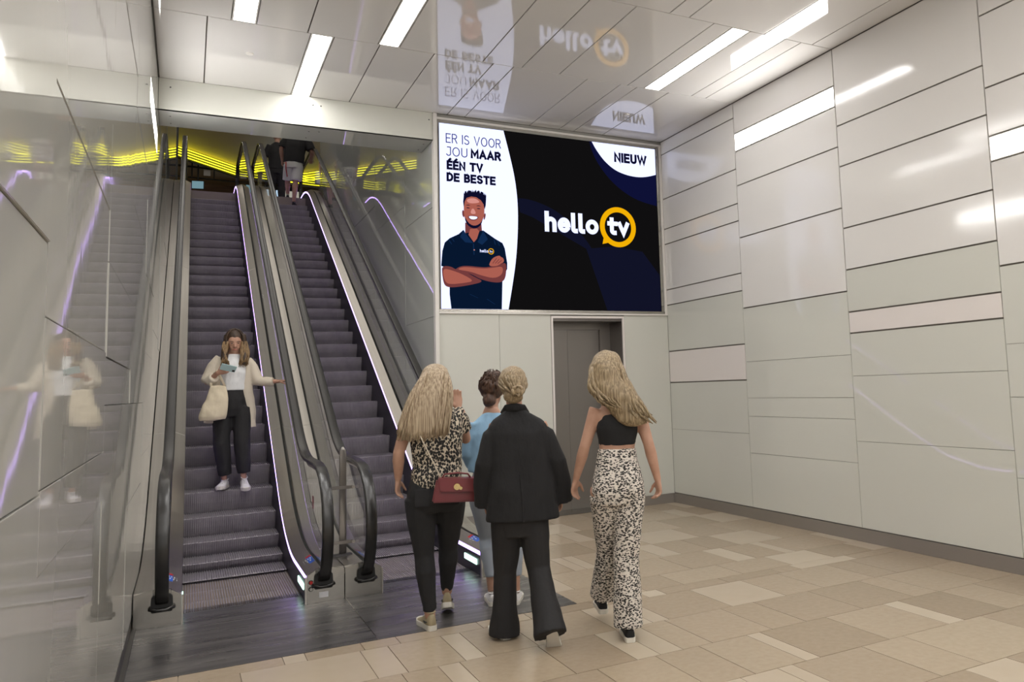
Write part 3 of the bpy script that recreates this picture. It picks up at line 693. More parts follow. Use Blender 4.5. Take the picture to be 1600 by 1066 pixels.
# letter skeletons: (advance width, [polylines]) on a cap height of 1
GLY = {
    'E': (.50, [[(0, 0), (0, 1)], [(0, 1), (.50, 1)], [(0, .52), (.44, .52)], [(0, 0), (.50, 0)]]),
    'R': (.56, [[(0, 0), (0, 1), (.30, 1)] + arc(.30, .75, .23, .25, 90, -90) + [(0, .50)], [(.30, .50), (.56, 0)]]),
    'I': (.0, [[(0, 0), (0, 1)]]),
    'S': (.56, [arc(.28, .745, .26, .255, 35, 180) + [(.03, .72), (.10, .58), (.28, .51), (.46, .44), (.545, .30)] + arc(.28, .255, .27, .255, 0, -150)]),
    'V': (.64, [[(0, 1), (.32, 0), (.64, 1)]]),
    'O': (.70, [arc(.35, .5, .35, .5, 0, 360, 30)]),
    'J': (.42, [[(.10, 1), (.42, 1)] + [(.42, .24)] + arc(.21, .22, .21, .22, 0, -160)]),
    'U': (.56, [[(0, 1), (0, .30)] + arc(.28, .28, .28, .28, 180, 360) + [(.56, 1)]]),
    'M': (.74, [[(0, 0), (0, 1), (.37, .30), (.74, 1), (.74, 0)]]),
    'A': (.66, [[(0, 0), (.33, 1), (.66, 0)], [(.13, .30), (.53, .30)]]),
    'É': (.50, [[(0, 0), (0, 1)], [(0, 1), (.50, 1)], [(0, .52), (.44, .52)], [(0, 0), (.50, 0)], [(.20, 1.22), (.34, 1.38)]]),
    'N': (.58, [[(0, 0), (0, 1), (.58, 0), (.58, 1)]]),
    'T': (.58, [[(0, 1), (.58, 1)], [(.29, 1), (.29, 0)]]),
    'D': (.60, [[(0, 0), (0, 1), (.20, 1)] + arc(.20, .5, .40, .5, 90, -90) + [(0, 0)]]),
    'B': (.54, [[(0, 0), (0, 1), (.28, 1)] + arc(.28, .765, .22, .235, 90, -90) + [(0, .53)], [(.28, .53)] + arc(.28, .265, .26, .265, 90, -90) + [(0, 0)]]),
    'W': (.98, [[(0, 1), (.24, 0), (.49, .92), (.74, 0), (.98, 1)]]),
    'h': (.44, [[(0, 0), (0, 1)], [(0, .40)] + arc(.22, .42, .22, .24, 180, 0) + [(.44, 0)]]),
    'e': (.52, [[(.03, .35), (.52, .35)] + arc(.27, .33, .25, .33, 5, 320, 20)]),
    'l': (.14, [[(0, 1), (0, .14)] + arc(.12, .13, .12, .13, 180, 280, 6)]),
    'o': (.54, [arc(.27, .33, .27, .33, 0, 360, 26)]),
    't': (.42, [[(.16, 1), (.16, .18)] + arc(.31, .17, .15, .17, 180, 280, 6), [(0, .70), (.42, .70)]]),
    'v': (.50, [[(0, .70), (.25, 0), (.50, .70)]]), ' ': (.20, [])}
def text(s, x0, x1, zb, cap, mt, wt=.1, layer=4, gap=.20):
    """wt stroke weight and gap letter spacing, in cap heights; fitted into x0..x1"""
    k = cap - wt * cap; tot = sum(GLY[c][0] for c in s) + (gap + wt) * (len(s) - 1)
    sx = (x1 - x0 - wt * cap) / tot; x = x0 + wt * cap / 2; h = wt * cap / 2; mb = MB(); y = -.0012 * layer; n_ = 0
    for c in s:
        w_, pls = GLY[c]
        for pl in pls:
            P = [(x + px * sx, zb + h + pz * k) for px, pz in pl]
            closed = abs(P[0][0] - P[-1][0]) + abs(P[0][1] - P[-1][1]) < 1e-5
            L = []
            for i in range(len(P)):
                a = P[i - 1] if i else (P[-2] if closed else None); b = P[i + 1] if i < len(P) - 1 else (P[1] if closed else None); p = P[i]
                d1 = Vector((p[0] - a[0], p[1] - a[1])).normalized() if a else None; d2 = Vector((b[0] - p[0], b[1] - p[1])).normalized() if b else None
                if d1 is None: d1 = d2
                if d2 is None: d2 = d1
                q = Vector(p)
                if not a: q = q - d2 * (0 if closed else h)
                if not b: q = q + d1 * (0 if closed else h)
                n1 = Vector((-d1.y, d1.x)); n2 = Vector((-d2.y, d2.x)); mm = (n1 + n2)
                mm = mm.normalized() if mm.length > .01 else n1; sc = min(1 / max(mm.dot(n1), .35), 2.2)
                L.append([(q.x + mm.x * h * sc - 3.912, y - .00002 * n_, q.y + mm.y * h * sc - 2.43), (q.x - mm.x * h * sc - 3.912, y - .00002 * n_, q.y - mm.y * h * sc - 2.43)])
            mb.grid(L); n_ += 1
        x += (w_ + gap + wt) * sx
    return mb.build('lettering', mt, vs, recalc=False)
text('ER IS VOOR', 2.55, 3.214, 4.353, .112, EI2, .10, gap=.15)
text('JOU', 2.552, 2.803, 4.199, .110, EI2, .10, gap=.15)
text('MAAR', 2.842, 3.213, 4.199, .110, EI, .25, gap=.08)
text('ÉÉN TV', 2.556, 2.989, 4.038, .108, EI, .25, gap=.08)
text('DE BESTE', 2.553, 3.141, 3.899, .106, EI, .25, gap=.08)
text('NIEUW', 4.733, 5.213, 4.348, .128, EI, .25, gap=.09)
text('hello', 3.750, 4.478, 3.386, .255, EW, .225, gap=.07)
text('tv', 4.603, 4.915, 3.395, .225, EW, .25, gap=.0)
def ring(cx, cz, r1x, r1z, r2x, r2z, mt, layer):
    y = YD - .0012 * layer; N = 56; mb = MB()
    o_ = [(cx + r1x * math.cos(2 * math.pi * i / N), y, cz + r1z * math.sin(2 * math.pi * i / N)) for i in range(N)]
    i_ = [(cx + r2x * math.cos(2 * math.pi * i / N), y, cz + r2z * math.sin(2 * math.pi * i / N)) for i in range(N)]
    return V(mb.grid([o_, i_], True), 'speech_bubble', mt, recalc=False)
ring(4.755, 3.500, .258, .258, .190, .192, EY, 4)
flat([(4.527, 3.272), (4.556, 3.40), (4.66, 3.305)], 3.5, 'bubble_tail', EY)
# portrait on the screen: a smiling man with folded arms in a dark polo
flat([(2.763, 3.43), (2.762, 3.317), (2.77, 3.28), (2.859, 3.196), (2.905, 3.213), (2.95, 3.28), (2.964, 3.315), (2.956, 3.43)], 5, 'portrait_neck', ESK2)
flat([(2.82, 3.36), (2.80, 3.29), (2.862, 3.205), (2.90, 3.25), (2.93, 3.34), (2.90, 3.37)], 5.5, 'portrait_neck_light', ESK)
flat([(2.741, 3.344), (2.684, 3.291), (2.578, 3.237), (2.522, 3.185), (2.494, 3.088), (2.478, 2.916), (2.615, 2.87), (2.636, 2.7), (2.578, 2.734), (2.570, 2.597), (2.588, 2.432), (3.184, 2.432), (3.173, 2.61), (3.154, 2.751), (3.2, 2.80), (3.26, 2.91), (3.262, 2.981), (3.236, 3.151), (3.208, 3.214), (3.12, 3.26), (3.034, 3.297), (2.977, 3.351), (2.954, 3.307), (2.902, 3.212), (2.866, 3.197), (2.789, 3.269)], 5.2, 'portrait_polo', EP)
flat([(2.741, 3.344), (2.70, 3.26), (2.76, 3.20), (2.855, 3.195), (2.789, 3.269)], 5.8, 'portrait_collar', EP2)
flat([(2.977, 3.351), (3.03, 3.25), (2.96, 3.18), (2.905, 3.21), (2.954, 3.307)], 5.8, 'portrait_collar', EP2)
for x0, z0, x1, z1 in ((2.56, 3.22, 2.60, 3.17), (2.60, 3.24, 2.63, 3.20), (3.10, 3.25, 3.12, 3.19), (3.14, 3.24, 3.17, 3.18), (2.80, 2.60, 2.90, 2.56), (3.0, 2.55, 3.1, 2.49)):
    flat([(x0, z0), (x0 + .012, z0), (x1 + .006, z1), (x1 - .004, z1)], 5.9, 'portrait_fold', EP2)
arml = smooth([(2.485, 2.915), (2.487, 2.827), (2.502, 2.718), (2.536, 2.677), (2.626, 2.674), (2.822, 2.709), (2.975, 2.752), (2.866, 2.80), (2.754, 2.86), (2.643, 2.88), (2.588, 2.915)], 2)
flat(arml, 6, 'portrait_arm', ESK2)
flat(smooth([(2.50, 2.89), (2.50, 2.80), (2.53, 2.72), (2.60, 2.71), (2.75, 2.73), (2.86, 2.755), (2.72, 2.83), (2.6, 2.87)], 2), 6.3, 'portrait_arm_light', ESK)
armr = smooth([(2.630, 2.873), (2.685, 2.915), (2.769, 2.930), (2.968, 2.916), (3.034, 2.923), (3.158, 2.952), (3.245, 2.99), (3.250, 2.895), (3.232, 2.79), (3.185, 2.747), (3.081, 2.744), (2.937, 2.775), (2.824, 2.834), (2.74, 2.852), (2.649, 2.850)], 2)
flat(armr, 6.6, 'portrait_arm', ESK2)
flat(smooth([(2.66, 2.88), (2.70, 2.905), (2.77, 2.915), (2.97, 2.90), (3.10, 2.92), (3.21, 2.94), (3.20, 2.84), (3.10, 2.79), (2.95, 2.82), (2.82, 2.862)], 2), 6.9, 'portrait_arm_light', ESK)
flat(smooth([(3.031, 2.933), (3.06, 3.001), (3.101, 3.043), (3.168, 3.066), (3.182, 3.049), (3.216, 3.036), (3.225, 2.991), (3.173, 2.961), (3.128, 2.936)], 2), 7, 'portrait_hand', ESK)
for k in range(3): flat([(3.08 + k * .03, 2.97), (3.13 + k * .03, 3.035 - k * .012), (3.135 + k * .03, 3.03 - k * .012), (3.087 + k * .03, 2.966)], 7.3, 'portrait_finger_line', ESK2)
flat(smooth([(2.749, 3.58), (2.727, 3.567), (2.731, 3.504), (2.758, 3.485)], 1), 6, 'portrait_ear', ESK2)
flat(smooth([(2.993, 3.56), (3.013, 3.549), (3.001, 3.487), (2.980, 3.472)], 1), 6, 'portrait_ear', ESK2)
flat(smooth([(2.753, 3.689), (2.785, 3.733), (2.84, 3.75), (2.904, 3.745), (2.961, 3.71), (2.994, 3.644), (2.996, 3.558), (2.979, 3.486), (2.942, 3.425), (2.884, 3.380), (2.82, 3.390), (2.775, 3.437), (2.755, 3.492), (2.747, 3.576)], 2), 6.2, 'portrait_face', ESK)
flat(smooth([(2.757, 3.50), (2.80, 3.43), (2.85, 3.40), (2.90, 3.405), (2.95, 3.44), (2.978, 3.50), (2.955, 3.42), (2.905, 3.372), (2.85, 3.366), (2.79, 3.40), (2.765, 3.45)], 1), 6.5, 'portrait_beard', EH)
flat(smooth([(2.78, 3.70), (2.84, 3.725), (2.90, 3.72), (2.95, 3.68), (2.86, 3.66), (2.80, 3.665)], 2), 6.4, 'portrait_forehead_light', ESK3)
for cx_ in (2.80, 2.925):
    flat(smooth([(cx_ - .035, 3.632), (cx_, 3.645), (cx_ + .035, 3.634), (cx_, 3.634)], 1), 6.6, 'portrait_brow', EH)
    flat(smooth([(cx_ - .028, 3.604), (cx_, 3.613), (cx_ + .028, 3.604), (cx_, 3.598)], 1), 6.6, 'portrait_eye', EH)
flat(smooth([(2.845, 3.60), (2.87, 3.60), (2.895, 3.545), (2.86, 3.532), (2.825, 3.545)], 1), 6.5, 'portrait_nose', ESK3)
flat(smooth([(2.825, 3.543), (2.86, 3.530), (2.895, 3.543), (2.86, 3.524)], 1), 6.8, 'portrait_nostrils', ESK2)
flat(smooth([(2.792, 3.512), (2.857, 3.518), (2.926, 3.511), (2.91, 3.475), (2.857, 3.456), (2.806, 3.472)], 1), 6.7, 'portrait_mouth', ESK2)
flat(smooth([(2.804, 3.508), (2.857, 3.512), (2.914, 3.507), (2.90, 3.482), (2.856, 3.470), (2.818, 3.480)], 1), 7, 'portrait_teeth', EW)
hair = [(2.750, 3.60), (2.742, 3.674), (2.749, 3.731)]
rh = random.Random(3)
for i in range(19):
    a = i / 18; x = 2.752 + a * .262; zt = 3.765 + .045 * math.sin(math.pi * (a * .8 + .12)); hair += [(x, zt + rh.uniform(.004, .02)), (x + .006, zt - .014)]
hair += [(3.016, 3.70), (3.012, 3.65), (2.998, 3.60), (2.985, 3.66), (2.955, 3.705), (2.9, 3.738), (2.84, 3.742), (2.785, 3.722), (2.762, 3.68)]
flat(hair, 7.2, 'portrait_hair', EH)
text('hello', 2.932, 3.034, 3.092, .036, EW, .17, 7, .1)
ring(3.066, 3.108, .036, .036, .027, .027, EY, 7); text('tv', 3.048, 3.086, 3.093, .028, EW, .17, 7.2, .02)
flat([(2.85, 3.19), (2.862, 3.19), (2.868, 3.06), (2.856, 3.06)], 5.7, 'portrait_placket', EP2)
flat([(2.858, 3.122), (2.872, 3.122), (2.872, 3.110), (2.858, 3.110)], 6, 'portrait_button', ESK3)

# ================================================================== PEOPLE
def lerp(a, b, t): return Vector(a) * (1 - t) + Vector(b) * t
def V3(*a): return Vector(a)

def hand_mb(mb, W, d, s, n, curl=0.5, k=0.95, spread=1.0, thumb=1.0):
    """W wrist, d direction, s towards the thumb side, n palm normal (fingers curl this way)"""
    W = Vector(W); d = Vector(d).normalized(); s = Vector(s); s = (s - d * s.dot(d)).normalized(); n = Vector(n); n = (n - d * n.dot(d) - s * n.dot(s)).normalized()
    L = .085 * k
    pts = [W - d * .015, W + d * .012, W + d * .035 * k, W + d * .06 * k, W + d * L]
    mb.tube(pts, [(.024 * k, .018 * k), (.026 * k, .017 * k), (.035 * k, .016 * k), (.039 * k, .014 * k), (.036 * k, .011 * k)], ax=s, n=12, e=2.4)
    for i, (o, ln) in enumerate(((.029, .070), (.0095, .079), (-.0105, .074), (-.030, .058))):
        b = W + d * (L - .012) + s * o * k; a = curl * (.75 + .12 * i); dd = (d + s * o * 1.6 * spread).normalized(); p = [b]; seg = [.45, .30, .25]
        ang = 0
        for j in range(3):
            ang += a * (.8, 1.1, .8)[j]
            dr = dd * math.cos(ang) + n * math.sin(ang); p.append(p[-1] + dr * ln * k * seg[j])
        mb.tube([b - d * .015] + p, [.0095 * k, .0095 * k, .009 * k, .0082 * k, .0066 * k], ax=s, n=8)
    b = W + d * .022 * k + s * .024 * k; q1 = (d * .62 + s * .68 * thumb + n * .38).normalized(); q2 = (d * .88 + s * .25 * thumb + n * .42).normalized()
    p1 = b + q1 * .038 * k; p2 = p1 + q2 * .030 * k; p3 = p2 + (q2 + n * .2).normalized() * .024 * k
    mb.tube([b - s * .016, b, p1, p2, p3], [.012 * k, .0135 * k, .0115 * k, .0105 * k, .0075 * k], ax=n, n=8)

def head_mb(mb, c, f, k=1.0, tilt=0.0, yaw=0.0):
    """c head centre, f facing sign on y; returns transform for features"""
    R = Matrix.Translation(Vector(c)) @ Matrix.Rotation(yaw, 4, 'Z') @ Matrix.Rotation(0 if f > 0 else math.pi, 4, 'Z') @ Matrix.Rotation(-tilt, 4, 'X')
    t = MB()
    t.ball((0, -.012, .028), (.074 * k, .092 * k, .088 * k), 18, 12)
    t.hs([(-.112 * k, 0, .050 * k, .020 * k, .018 * k), (-.104 * k, 0, .045 * k, .034 * k, .032 * k), (-.085 * k, 0, .034 * k, .048 * k, .048 * k), (-.055 * k, 0, .022 * k, .058 * k, .062 * k), (-.02 * k, 0, .014 * k, .066 * k, .074 * k), (.02 * k, 0, .008 * k, .070 * k, .082 * k), (.06 * k, 0, .0, .064 * k, .078 * k)], n=18)
    t.tube([(0, .078 * k, .020 * k), (0, .092 * k, -.008 * k), (0, .104 * k, -.026 * k), (0, .090 * k, -.034 * k)], [.007 * k, .009 * k, .013 * k, .009 * k], n=8)
    for s in (-1, 1):
        t.ball((s * .073 * k, -.005, -.008), (.008, .018, .029), 10, 7)
        t.ball((s * .028 * k, .074 * k, -.045 * k), (.018, .012, .018), 8, 6)
        t.ball((s * .011 * k, .094 * k, -.030 * k), (.007, .008, .006), 8, 5)
    t.ball((0, .080 * k, -.062 * k), (.022, .009, .010), 8, 6)
    mb.add([R @ Vector(v) for v in t.v], t.f); return R

def face(par, R, k=1.0):
    for s in (-1, 1):
        e = MB().ball((s * .028 * k, .081 * k, .004 * k), (.012, .006, .0045), 10, 6); e.v = [R @ Vector(v) for v in e.v]; e.build('eye', 'eye', par, smooth=True)
        e = MB().tube([(s * .014 * k, .089 * k, .020 * k), (s * .030 * k, .086 * k, .026 * k), (s * .046 * k, .072 * k, .020 * k)], .003, ax=(0, 0, 1), n=6); e.v = [R @ Vector(v) for v in e.v]; e.build('eyebrow', 'hair_brunette', par)
    e = MB().tube([(-.022 * k, .084 * k, -.063 * k), (-.008 * k, .0905 * k, -.061 * k), (.008 * k, .0905 * k, -.061 * k), (.022 * k, .084 * k, -.063 * k)], [.002, .0055, .0055, .002], ax=(0, 0, 1), n=8); e.v = [R @ Vector(v) for v in e.v]; e.build('mouth', 'lips', par, smooth=True)

def locks(mb, rnd, n, root, mid, tip, w=(.010, .013, .003), seg=8, ns=5, wave=0.0):
    """root/mid/tip callables (u in 0..1, v random) -> point"""
    for i in range(n):
        u = (i + rnd.random()) / n; v = rnd.random()
        a, m_, t = Vector(root(u, v)), Vector(mid(u, v)), Vector(tip(u, v)); pts = []; ph = rnd.random() * 6
        for j in range(seg + 1):
            q = j / seg; p = a * (1 - q) ** 2 + m_ * 2 * q * (1 - q) + t * q * q
            p = p + Vector((math.sin(q * 9 + ph), math.cos(q * 8 + ph) * .4, 0)) * wave * q; pts.append(p)
        rad = [((w[0] + (w[1] - w[0]) * min(q * 2.2, 1)) if q < .45 else (w[1] + (w[2] - w[1]) * (q - .45) / .55)) * (.75 + .5 * v) for q in [j / seg for j in range(seg + 1)]]
        mb.tube(pts, [(r_, r_ * .6) for r_ in rad], ax=(1, 0, 0), n=ns)

def shoe(par, A, toe, up=(0, 0, 1), upper='white_shoe', sole='sole', L=.255, name='shoe', high=.085, laces='white_tee', mark=None, chunk=.03):
    """A = ankle-bottom point at sole level under the ankle; toe direction"""
    A = Vector(A); l = Vector(toe).normalized(); u = Vector(up); u = (u - l * u.dot(l)).normalized(); w_ = l.cross(u)
    def P(a, b, c): return A + l * a + w_ * b + u * c
    prof = [(-.070, .018), (-.062, .027), (-.04, .032), (.0, .033), (.05, .035), (.10, .043), (.14, .045), (.165, .038), (.182, .022), (.187, .010)]
    sc = L / .257; mb = MB(); rows = []
    for a, hw in prof:
        a *= sc; z1 = chunk + (.008 if a > .15 else 0); z0 = .004 if a > .14 else 0.0
        rows.append([P(a, -hw, z0), P(a, -hw * 1.03, z1), P(a, hw * 1.03, z1), P(a, hw, z0)])
    mb.grid(rows, True, True); so = None
    up_ = MB(); rows = []
    hts = [(-.066, .016, high * .86), (-.055, .025, high), (-.03, .029, high), (.0, .031, high * .98), (.035, .032, high * .92), (.075, .035, .072), (.11, .040, .060), (.145, .041, .052), (.168, .033, .044), (.181, .018, .036)]
    for a, hw, h in hts:
        a *= sc; row = []
        for k in range(13):
            th = math.pi * k / 12; row.append(P(a, -hw * math.copysign(abs(math.cos(th)) ** .75, math.cos(th)), chunk - .006 + (h - chunk) * abs(math.sin(th)) ** .8))
        rows.append(row)
    up_.grid(rows, False, False); n_ = 13
    up_.f.append(tuple(range(n_))); up_.f.append(tuple((len(rows) - 1) * n_ + j for j in range(n_ - 1, -1, -1)))
    for i in range(len(rows) - 1): up_.f.append((i * n_, (i + 1) * n_, (i + 1) * n_ + n_ - 1, i * n_ + n_ - 1))
    o = up_.build(name, upper, par, smooth=True)
    mb.build('sole', sole, o, bevel=.003, smooth=False)
    lc = MB()
    for q in range(4):
        a = (.045 + q * .02) * sc; h = .083 - q * .007
        lc.tube([P(a, -.016, h - .004), P(a + .004, 0, h + .002), P(a, .016, h - .004)], .003, ax=u, n=5)
    lc.build('laces', laces, o)
    if mark:
        m_ = MB(); c_ = []
        for q in range(7): a = -.045 + q * .014; c_.append(((a) * sc, .032 + .012 * (1 - q / 6) ** 2 + .006 * q / 6 * (q > 3)))
        for s in (-1, 1):
            pts = [P(a, s * .0335, z + .012) for a, z in c_]
            m_.tube(pts, [.002, .004, .0055, .006, .005, .0035, .001], ax=u, n=5)
        m_.build('side_mark', mark, o)
    # padded opening
    MB().tube([P(-.052, 0, high), P(-.04, .024, high + .003), P(.0, .029, high), P(.03, .018, high - .002), P(.034, 0, high - .004), P(.03, -.018, high - .002), P(0, -.029, high), P(-.04, -.024, high + .003), P(-.052, 0, high)], .005, ax=u, n=6).build('collar', upper, o, smooth=True)
    return o

def leg_mb(mb, hip, kn, an, g=0.0, f=1, thin=1.0):
    hip, kn, an = Vector(hip), Vector(kn), Vector(an); c = .018 * -f
    pts = [hip + V3(0, 0, .03), lerp(hip, kn, .3), lerp(hip, kn, .65), kn, lerp(kn, an, .3) + V3(0, c, 0), lerp(kn, an, .65) + V3(0, c * .5, 0), an]
    r = [.092, .083, .066, .052, .054, .041, .033]
    mb.tube(pts, [((a + g) * thin, (a * 1.04 + g) * thin) for a in r], n=16)

def arm_mb(mb, sh, el, wr, g=0.0, thin=1.0):
    sh, el, wr = Vector(sh), Vector(el), Vector(wr)
    pts = [sh, lerp(sh, el, .35), lerp(sh, el, .75), el, lerp(el, wr, .3), lerp(el, wr, .7), wr]
    r = [.047, .043, .037, .034, .036, .028, .022]
    mb.tube(pts, [(a * thin + g, a * thin + g) for a in r], ax=(1, 0, 0), n=12)

def torso_mb(mb, hx, hz, wx, wz, cx, cz, sx, sz, nz_, nx, hw=.165, ww=.125, cw=.145, sw=.185, g=0.0, dp=1.0):
    """hip, waist, chest, shoulder centres (x), heights (z) and half widths"""
    mb.hs([(hz - .10, hx, 0, hw * .86 + g, .10 * dp + g), (hz - .04, hx, 0, hw + g, .118 * dp + g), (hz + .03, hx, 0, hw * .98 + g, .115 * dp + g),
           ((hz + wz) / 2 + .02, (hx + wx) / 2, 0, (hw + ww) / 2 * 1.0 + g, .10 * dp + g), (wz, wx, 0, ww + g, .088 * dp + g), ((wz + cz) / 2, (wx + cx) / 2, 0, (ww + cw) / 2 + g, .098 * dp + g),
           (cz, cx, 0, cw + g, .108 * dp + g), ((cz + sz) / 2, (cx + sx) / 2, -.0, cw * 1.04 + g, .10 * dp + g), (sz - .02, sx, 0, sw * .90 + g, .075 * dp + g), (sz + .018, sx, 0, sw * .66 + g, .056 + g), (sz + .045, (sx + nx) / 2, 0, .075 + g, .050 + g), (nz_, nx, 0, .050 + g * .4, .050 + g * .4)], n=22)

# ---------------------------------------------------------------- person 1: leopard top
rd = random.Random(11)
p1 = empty('person', (1.427, 5.341, 0), -.2611, 'woman with long straight blonde hair, leopard print top and black jeans, walking away', 'person', 'women walking away in the foreground')
b = MB()
SHL, SHR = (-.155, 0, 1.355), (.150, .015, 1.375)
torso_mb(b, 0, .86, .02, 1.03, .01, 1.20, .0, 1.36, 1.45, .005, hw=.165, ww=.14, cw=.15, sw=.18)
head_mb(b, (.012, .055, 1.575), 1, tilt=.25, yaw=-.25)
b.tube([(.005, 0, 1.38), (.008, .02, 1.46), (.012, .04, 1.53)], [.055, .05, .052])
arm_mb(b, SHL, (-.225, -.03, 1.125), (-.232, .03, .955), thin=1.08)
hand_mb(b, (-.232, .03, .955), (-.06, .12, -1), (.3, 1, 0), (1, 0, 0), .45)
arm_mb(b, SHR, (.205, .11, 1.185), (.165, .20, 1.39), thin=1.1)
hand_mb(b, (.165, .20, 1.39), (-.14, -.02, 1), (-1, -.3, 0), (0, -1, 0), .16)
leg_mb(b, (-.085, 0, .84), (-.072, .01, .46), (-.038, 0, .07)); leg_mb(b, (.095, .02, .84), (.082, .14, .485), (.070, .27, .15))
fuse(b, 'body', 'skin', p1, .0068)
b = MB(); torso_mb(b, .01, .95, .02, 1.04, .01, 1.20, .0, 1.36, 1.41, .005, hw=.155, ww=.148, cw=.16, sw=.19, g=.010)
b.tube([Vector(SHR) + V3(-.02, 0, .0), lerp(SHR, (.205, .11, 1.185), .35), lerp(SHR, (.205, .11, 1.185), .66)], [.064, .063, .062], n=14)
b.tube([Vector(SHL) + V3(.02, 0, .0), lerp(SHL, (-.225, -.03, 1.125), .25), lerp(SHL, (-.225, -.03, 1.125), .48)], [.062, .060, .058], n=14)
fuse(b, 'top', 'leopard', p1, .009, 3, (.006, (9, 9, 7)))
b = MB(); b.hs([(.74, 0, .0, .15, .11), (.79, 0, -.01, .178, .125), (.85, 0, -.012, .180, .128), (.92, .005, -.005, .168, .115), (.985, .012, 0, .152, .10)], n=22)
leg_mb(b, (-.090, -.005, .80), (-.074, .01, .46), (-.040, -.002, .115), .008, thin=1.04); leg_mb(b, (.098, .01, .80), (.084, .14, .485), (.071, .265, .185), .008, thin=1.04)
j = fuse(b, 'trousers', 'denim_black', p1, .009, 2, (.004, (12, 12, 10)))
MB().box(-.125, -.03, -.139, -.130, .79, .90).build('back_pocket', 'denim_black', j, bevel=.004)
MB().box(.055, .15, -.139, -.130, .79, .90).build('back_pocket', 'denim_black', j, bevel=.004)
shoe(p1, (-.042, .005, 0), (-.32, 1, 0), upper='beige_shoe', mark='dark', chunk=.034, high=.108)
shoe(p1, (.072, .25, .055), (.02, 1, -.32), (0, .32, 1), upper='beige_shoe', mark='dark', chunk=.034, high=.108)
h = MB(); h.hs([(1.700, .01, .05, .02, .03), (1.690, .01, .045, .05, .06), (1.665, .01, .04, .078, .088), (1.62, .008, .03, .096, .106), (1.56, .0, .01, .110, .11), (1.48, -.025, -.03, .128, .09), (1.40, -.05, -.065, .150, .065), (1.33, -.065, -.085, .158, .048), (1.26, -.07, -.098, .150, .035), (1.215, -.07, -.102, .12, .020)], n=22)
ho = fuse(h, 'hair', 'hair_blonde', p1, .011, 2)
h = MB()
locks(h, rd, 150, lambda u, v: (.01 + .085 * math.cos(math.pi * (1 - u)) , .03 - .095 * (v * .9), 1.60 + .085 * math.sin(math.pi * u) * (1 - v * .4)),
      lambda u, v: (-.02 + (u - .5) * .30, -.10 - .02 * v, 1.50), lambda u, v: (-.235 + u * .325, -.100 - .035 * v, 1.185 + .05 * rd.random() + .05 * abs(u - .5)), (.010, .0125, .003))
tag(h.build('hair_strands', 'hair_blonde', ho, smooth=True), kind='stuff')

# her bag
hb = empty('handbag', (1.427, 5.341, 0), -.2611, 'small burgundy leather handbag with a gold clasp on a pale chain strap', 'handbag')
def trap(x0, x1, x2, x3, y0, y1, z0, z1, sh=.0):
    return MB().add([(x0, y0, z0), (x1, y0, z0 - sh), (x1, y1, z0 - sh), (x0, y1, z0), (x2, y0 + .015, z1), (x3, y0 + .015, z1 - sh), (x3, y1 - .015, z1 - sh), (x2, y1 - .015, z1)], [(0, 3, 2, 1), (4, 5, 6, 7), (0, 1, 5, 4), (1, 2, 6, 5), (2, 3, 7, 6), (3, 0, 4, 7)])
trap(-.020, .262, .010, .235, -.245, -.150, .822, .965, .01).build('pouch', 'bag', hb, bevel=.010)
fl_ = MB().add([(.020, -.252, .970), (.252, -.252, .958), (.262, -.258, .875), (.035, -.258, .888), (.020, -.150, .972), (.252, -.150, .960), (.262, -.250, .875), (.035, -.250, .888)], [(0, 1, 2, 3), (4, 7, 6, 5), (0, 4, 5, 1), (1, 5, 6, 2), (2, 6, 7, 3), (3, 7, 4, 0)]).build('flap', 'bag_flap', hb, bevel=.004)
MB().tube([(.045, -.195, .965), (.06, -.195, .99), (.14, -.195, .995), (.205, -.195, .985), (.222, -.195, .958)], [(.008, .006)] * 5, ax=(0, 1, 0), n=8).build('top_handle', 'bag', hb, smooth=True)
MB().tube([(.135, -.257, .915), (.135, -.264, .915)], [.022, .020], ax=(1, 0, 0), n=20).build('clasp', 'gold', hb)
MB().tube([(.158, -.257, .905), (.158, -.263, .905)], [.012, .010], ax=(1, 0, 0), n=12).build('clasp_tab', 'gold', hb)
ch = MB(); A, B_ = Vector((.035, -.175, .975)), Vector((-.10, -.115, 1.26))
for i in range(34):
    q = i / 33; p = lerp(A, B_, q) + V3(0, -.012 * math.sin(math.pi * q), 0); d = (B_ - A).normalized() * .006
    ch.tube([p - d, p, p + d], [.0025, .0065 if i % 2 else .004, .0025], n=6)
ch.build('chain_strap', 'chain', hb)

# ---------------------------------------------------------------- person 2: blue shirt, half hidden
p2 = empty('person', (1.944, 5.642, 0), -.3317, 'woman in loose light blue shirt, messy brown bun, half hidden behind the black blazer', 'person', 'women walking away in the foreground')
b = MB(); SHL, SHR = (-.15, 0, 1.285), (.13, 0, 1.275)
torso_mb(b, -.01, .84, -.01, .99, -.01, 1.13, -.01, 1.28, 1.38, -.02, sw=.17)
head_mb(b, (-.012, .03, 1.50), 1, yaw=-.1); b.tube([(-.02, 0, 1.31), (-.018, .01, 1.38), (-.014, .02, 1.44)], [.052, .047, .05])
arm_mb(b, SHL, (-.175, .0, 1.06), (-.12, .14, .90)); hand_mb(b, (-.12, .14, .90), (.1, .7, -.6), (.8, .3, .3), (.5, 0, -1), .5)
arm_mb(b, SHR, (.17, .02, 1.05), (.17, .10, .84)); hand_mb(b, (.17, .10, .84), (0, .2, -1), (-.3, 1, 0), (-1, 0, 0), .5)
leg_mb(b, (-.09, 0, .80), (-.055, .10, .45), (-.035, .02, .09)); leg_mb(b, (.08, 0, .80), (.11, .02, .45), (.125, 0, .07))
fuse(b, 'body', 'skin', p2, .0075)
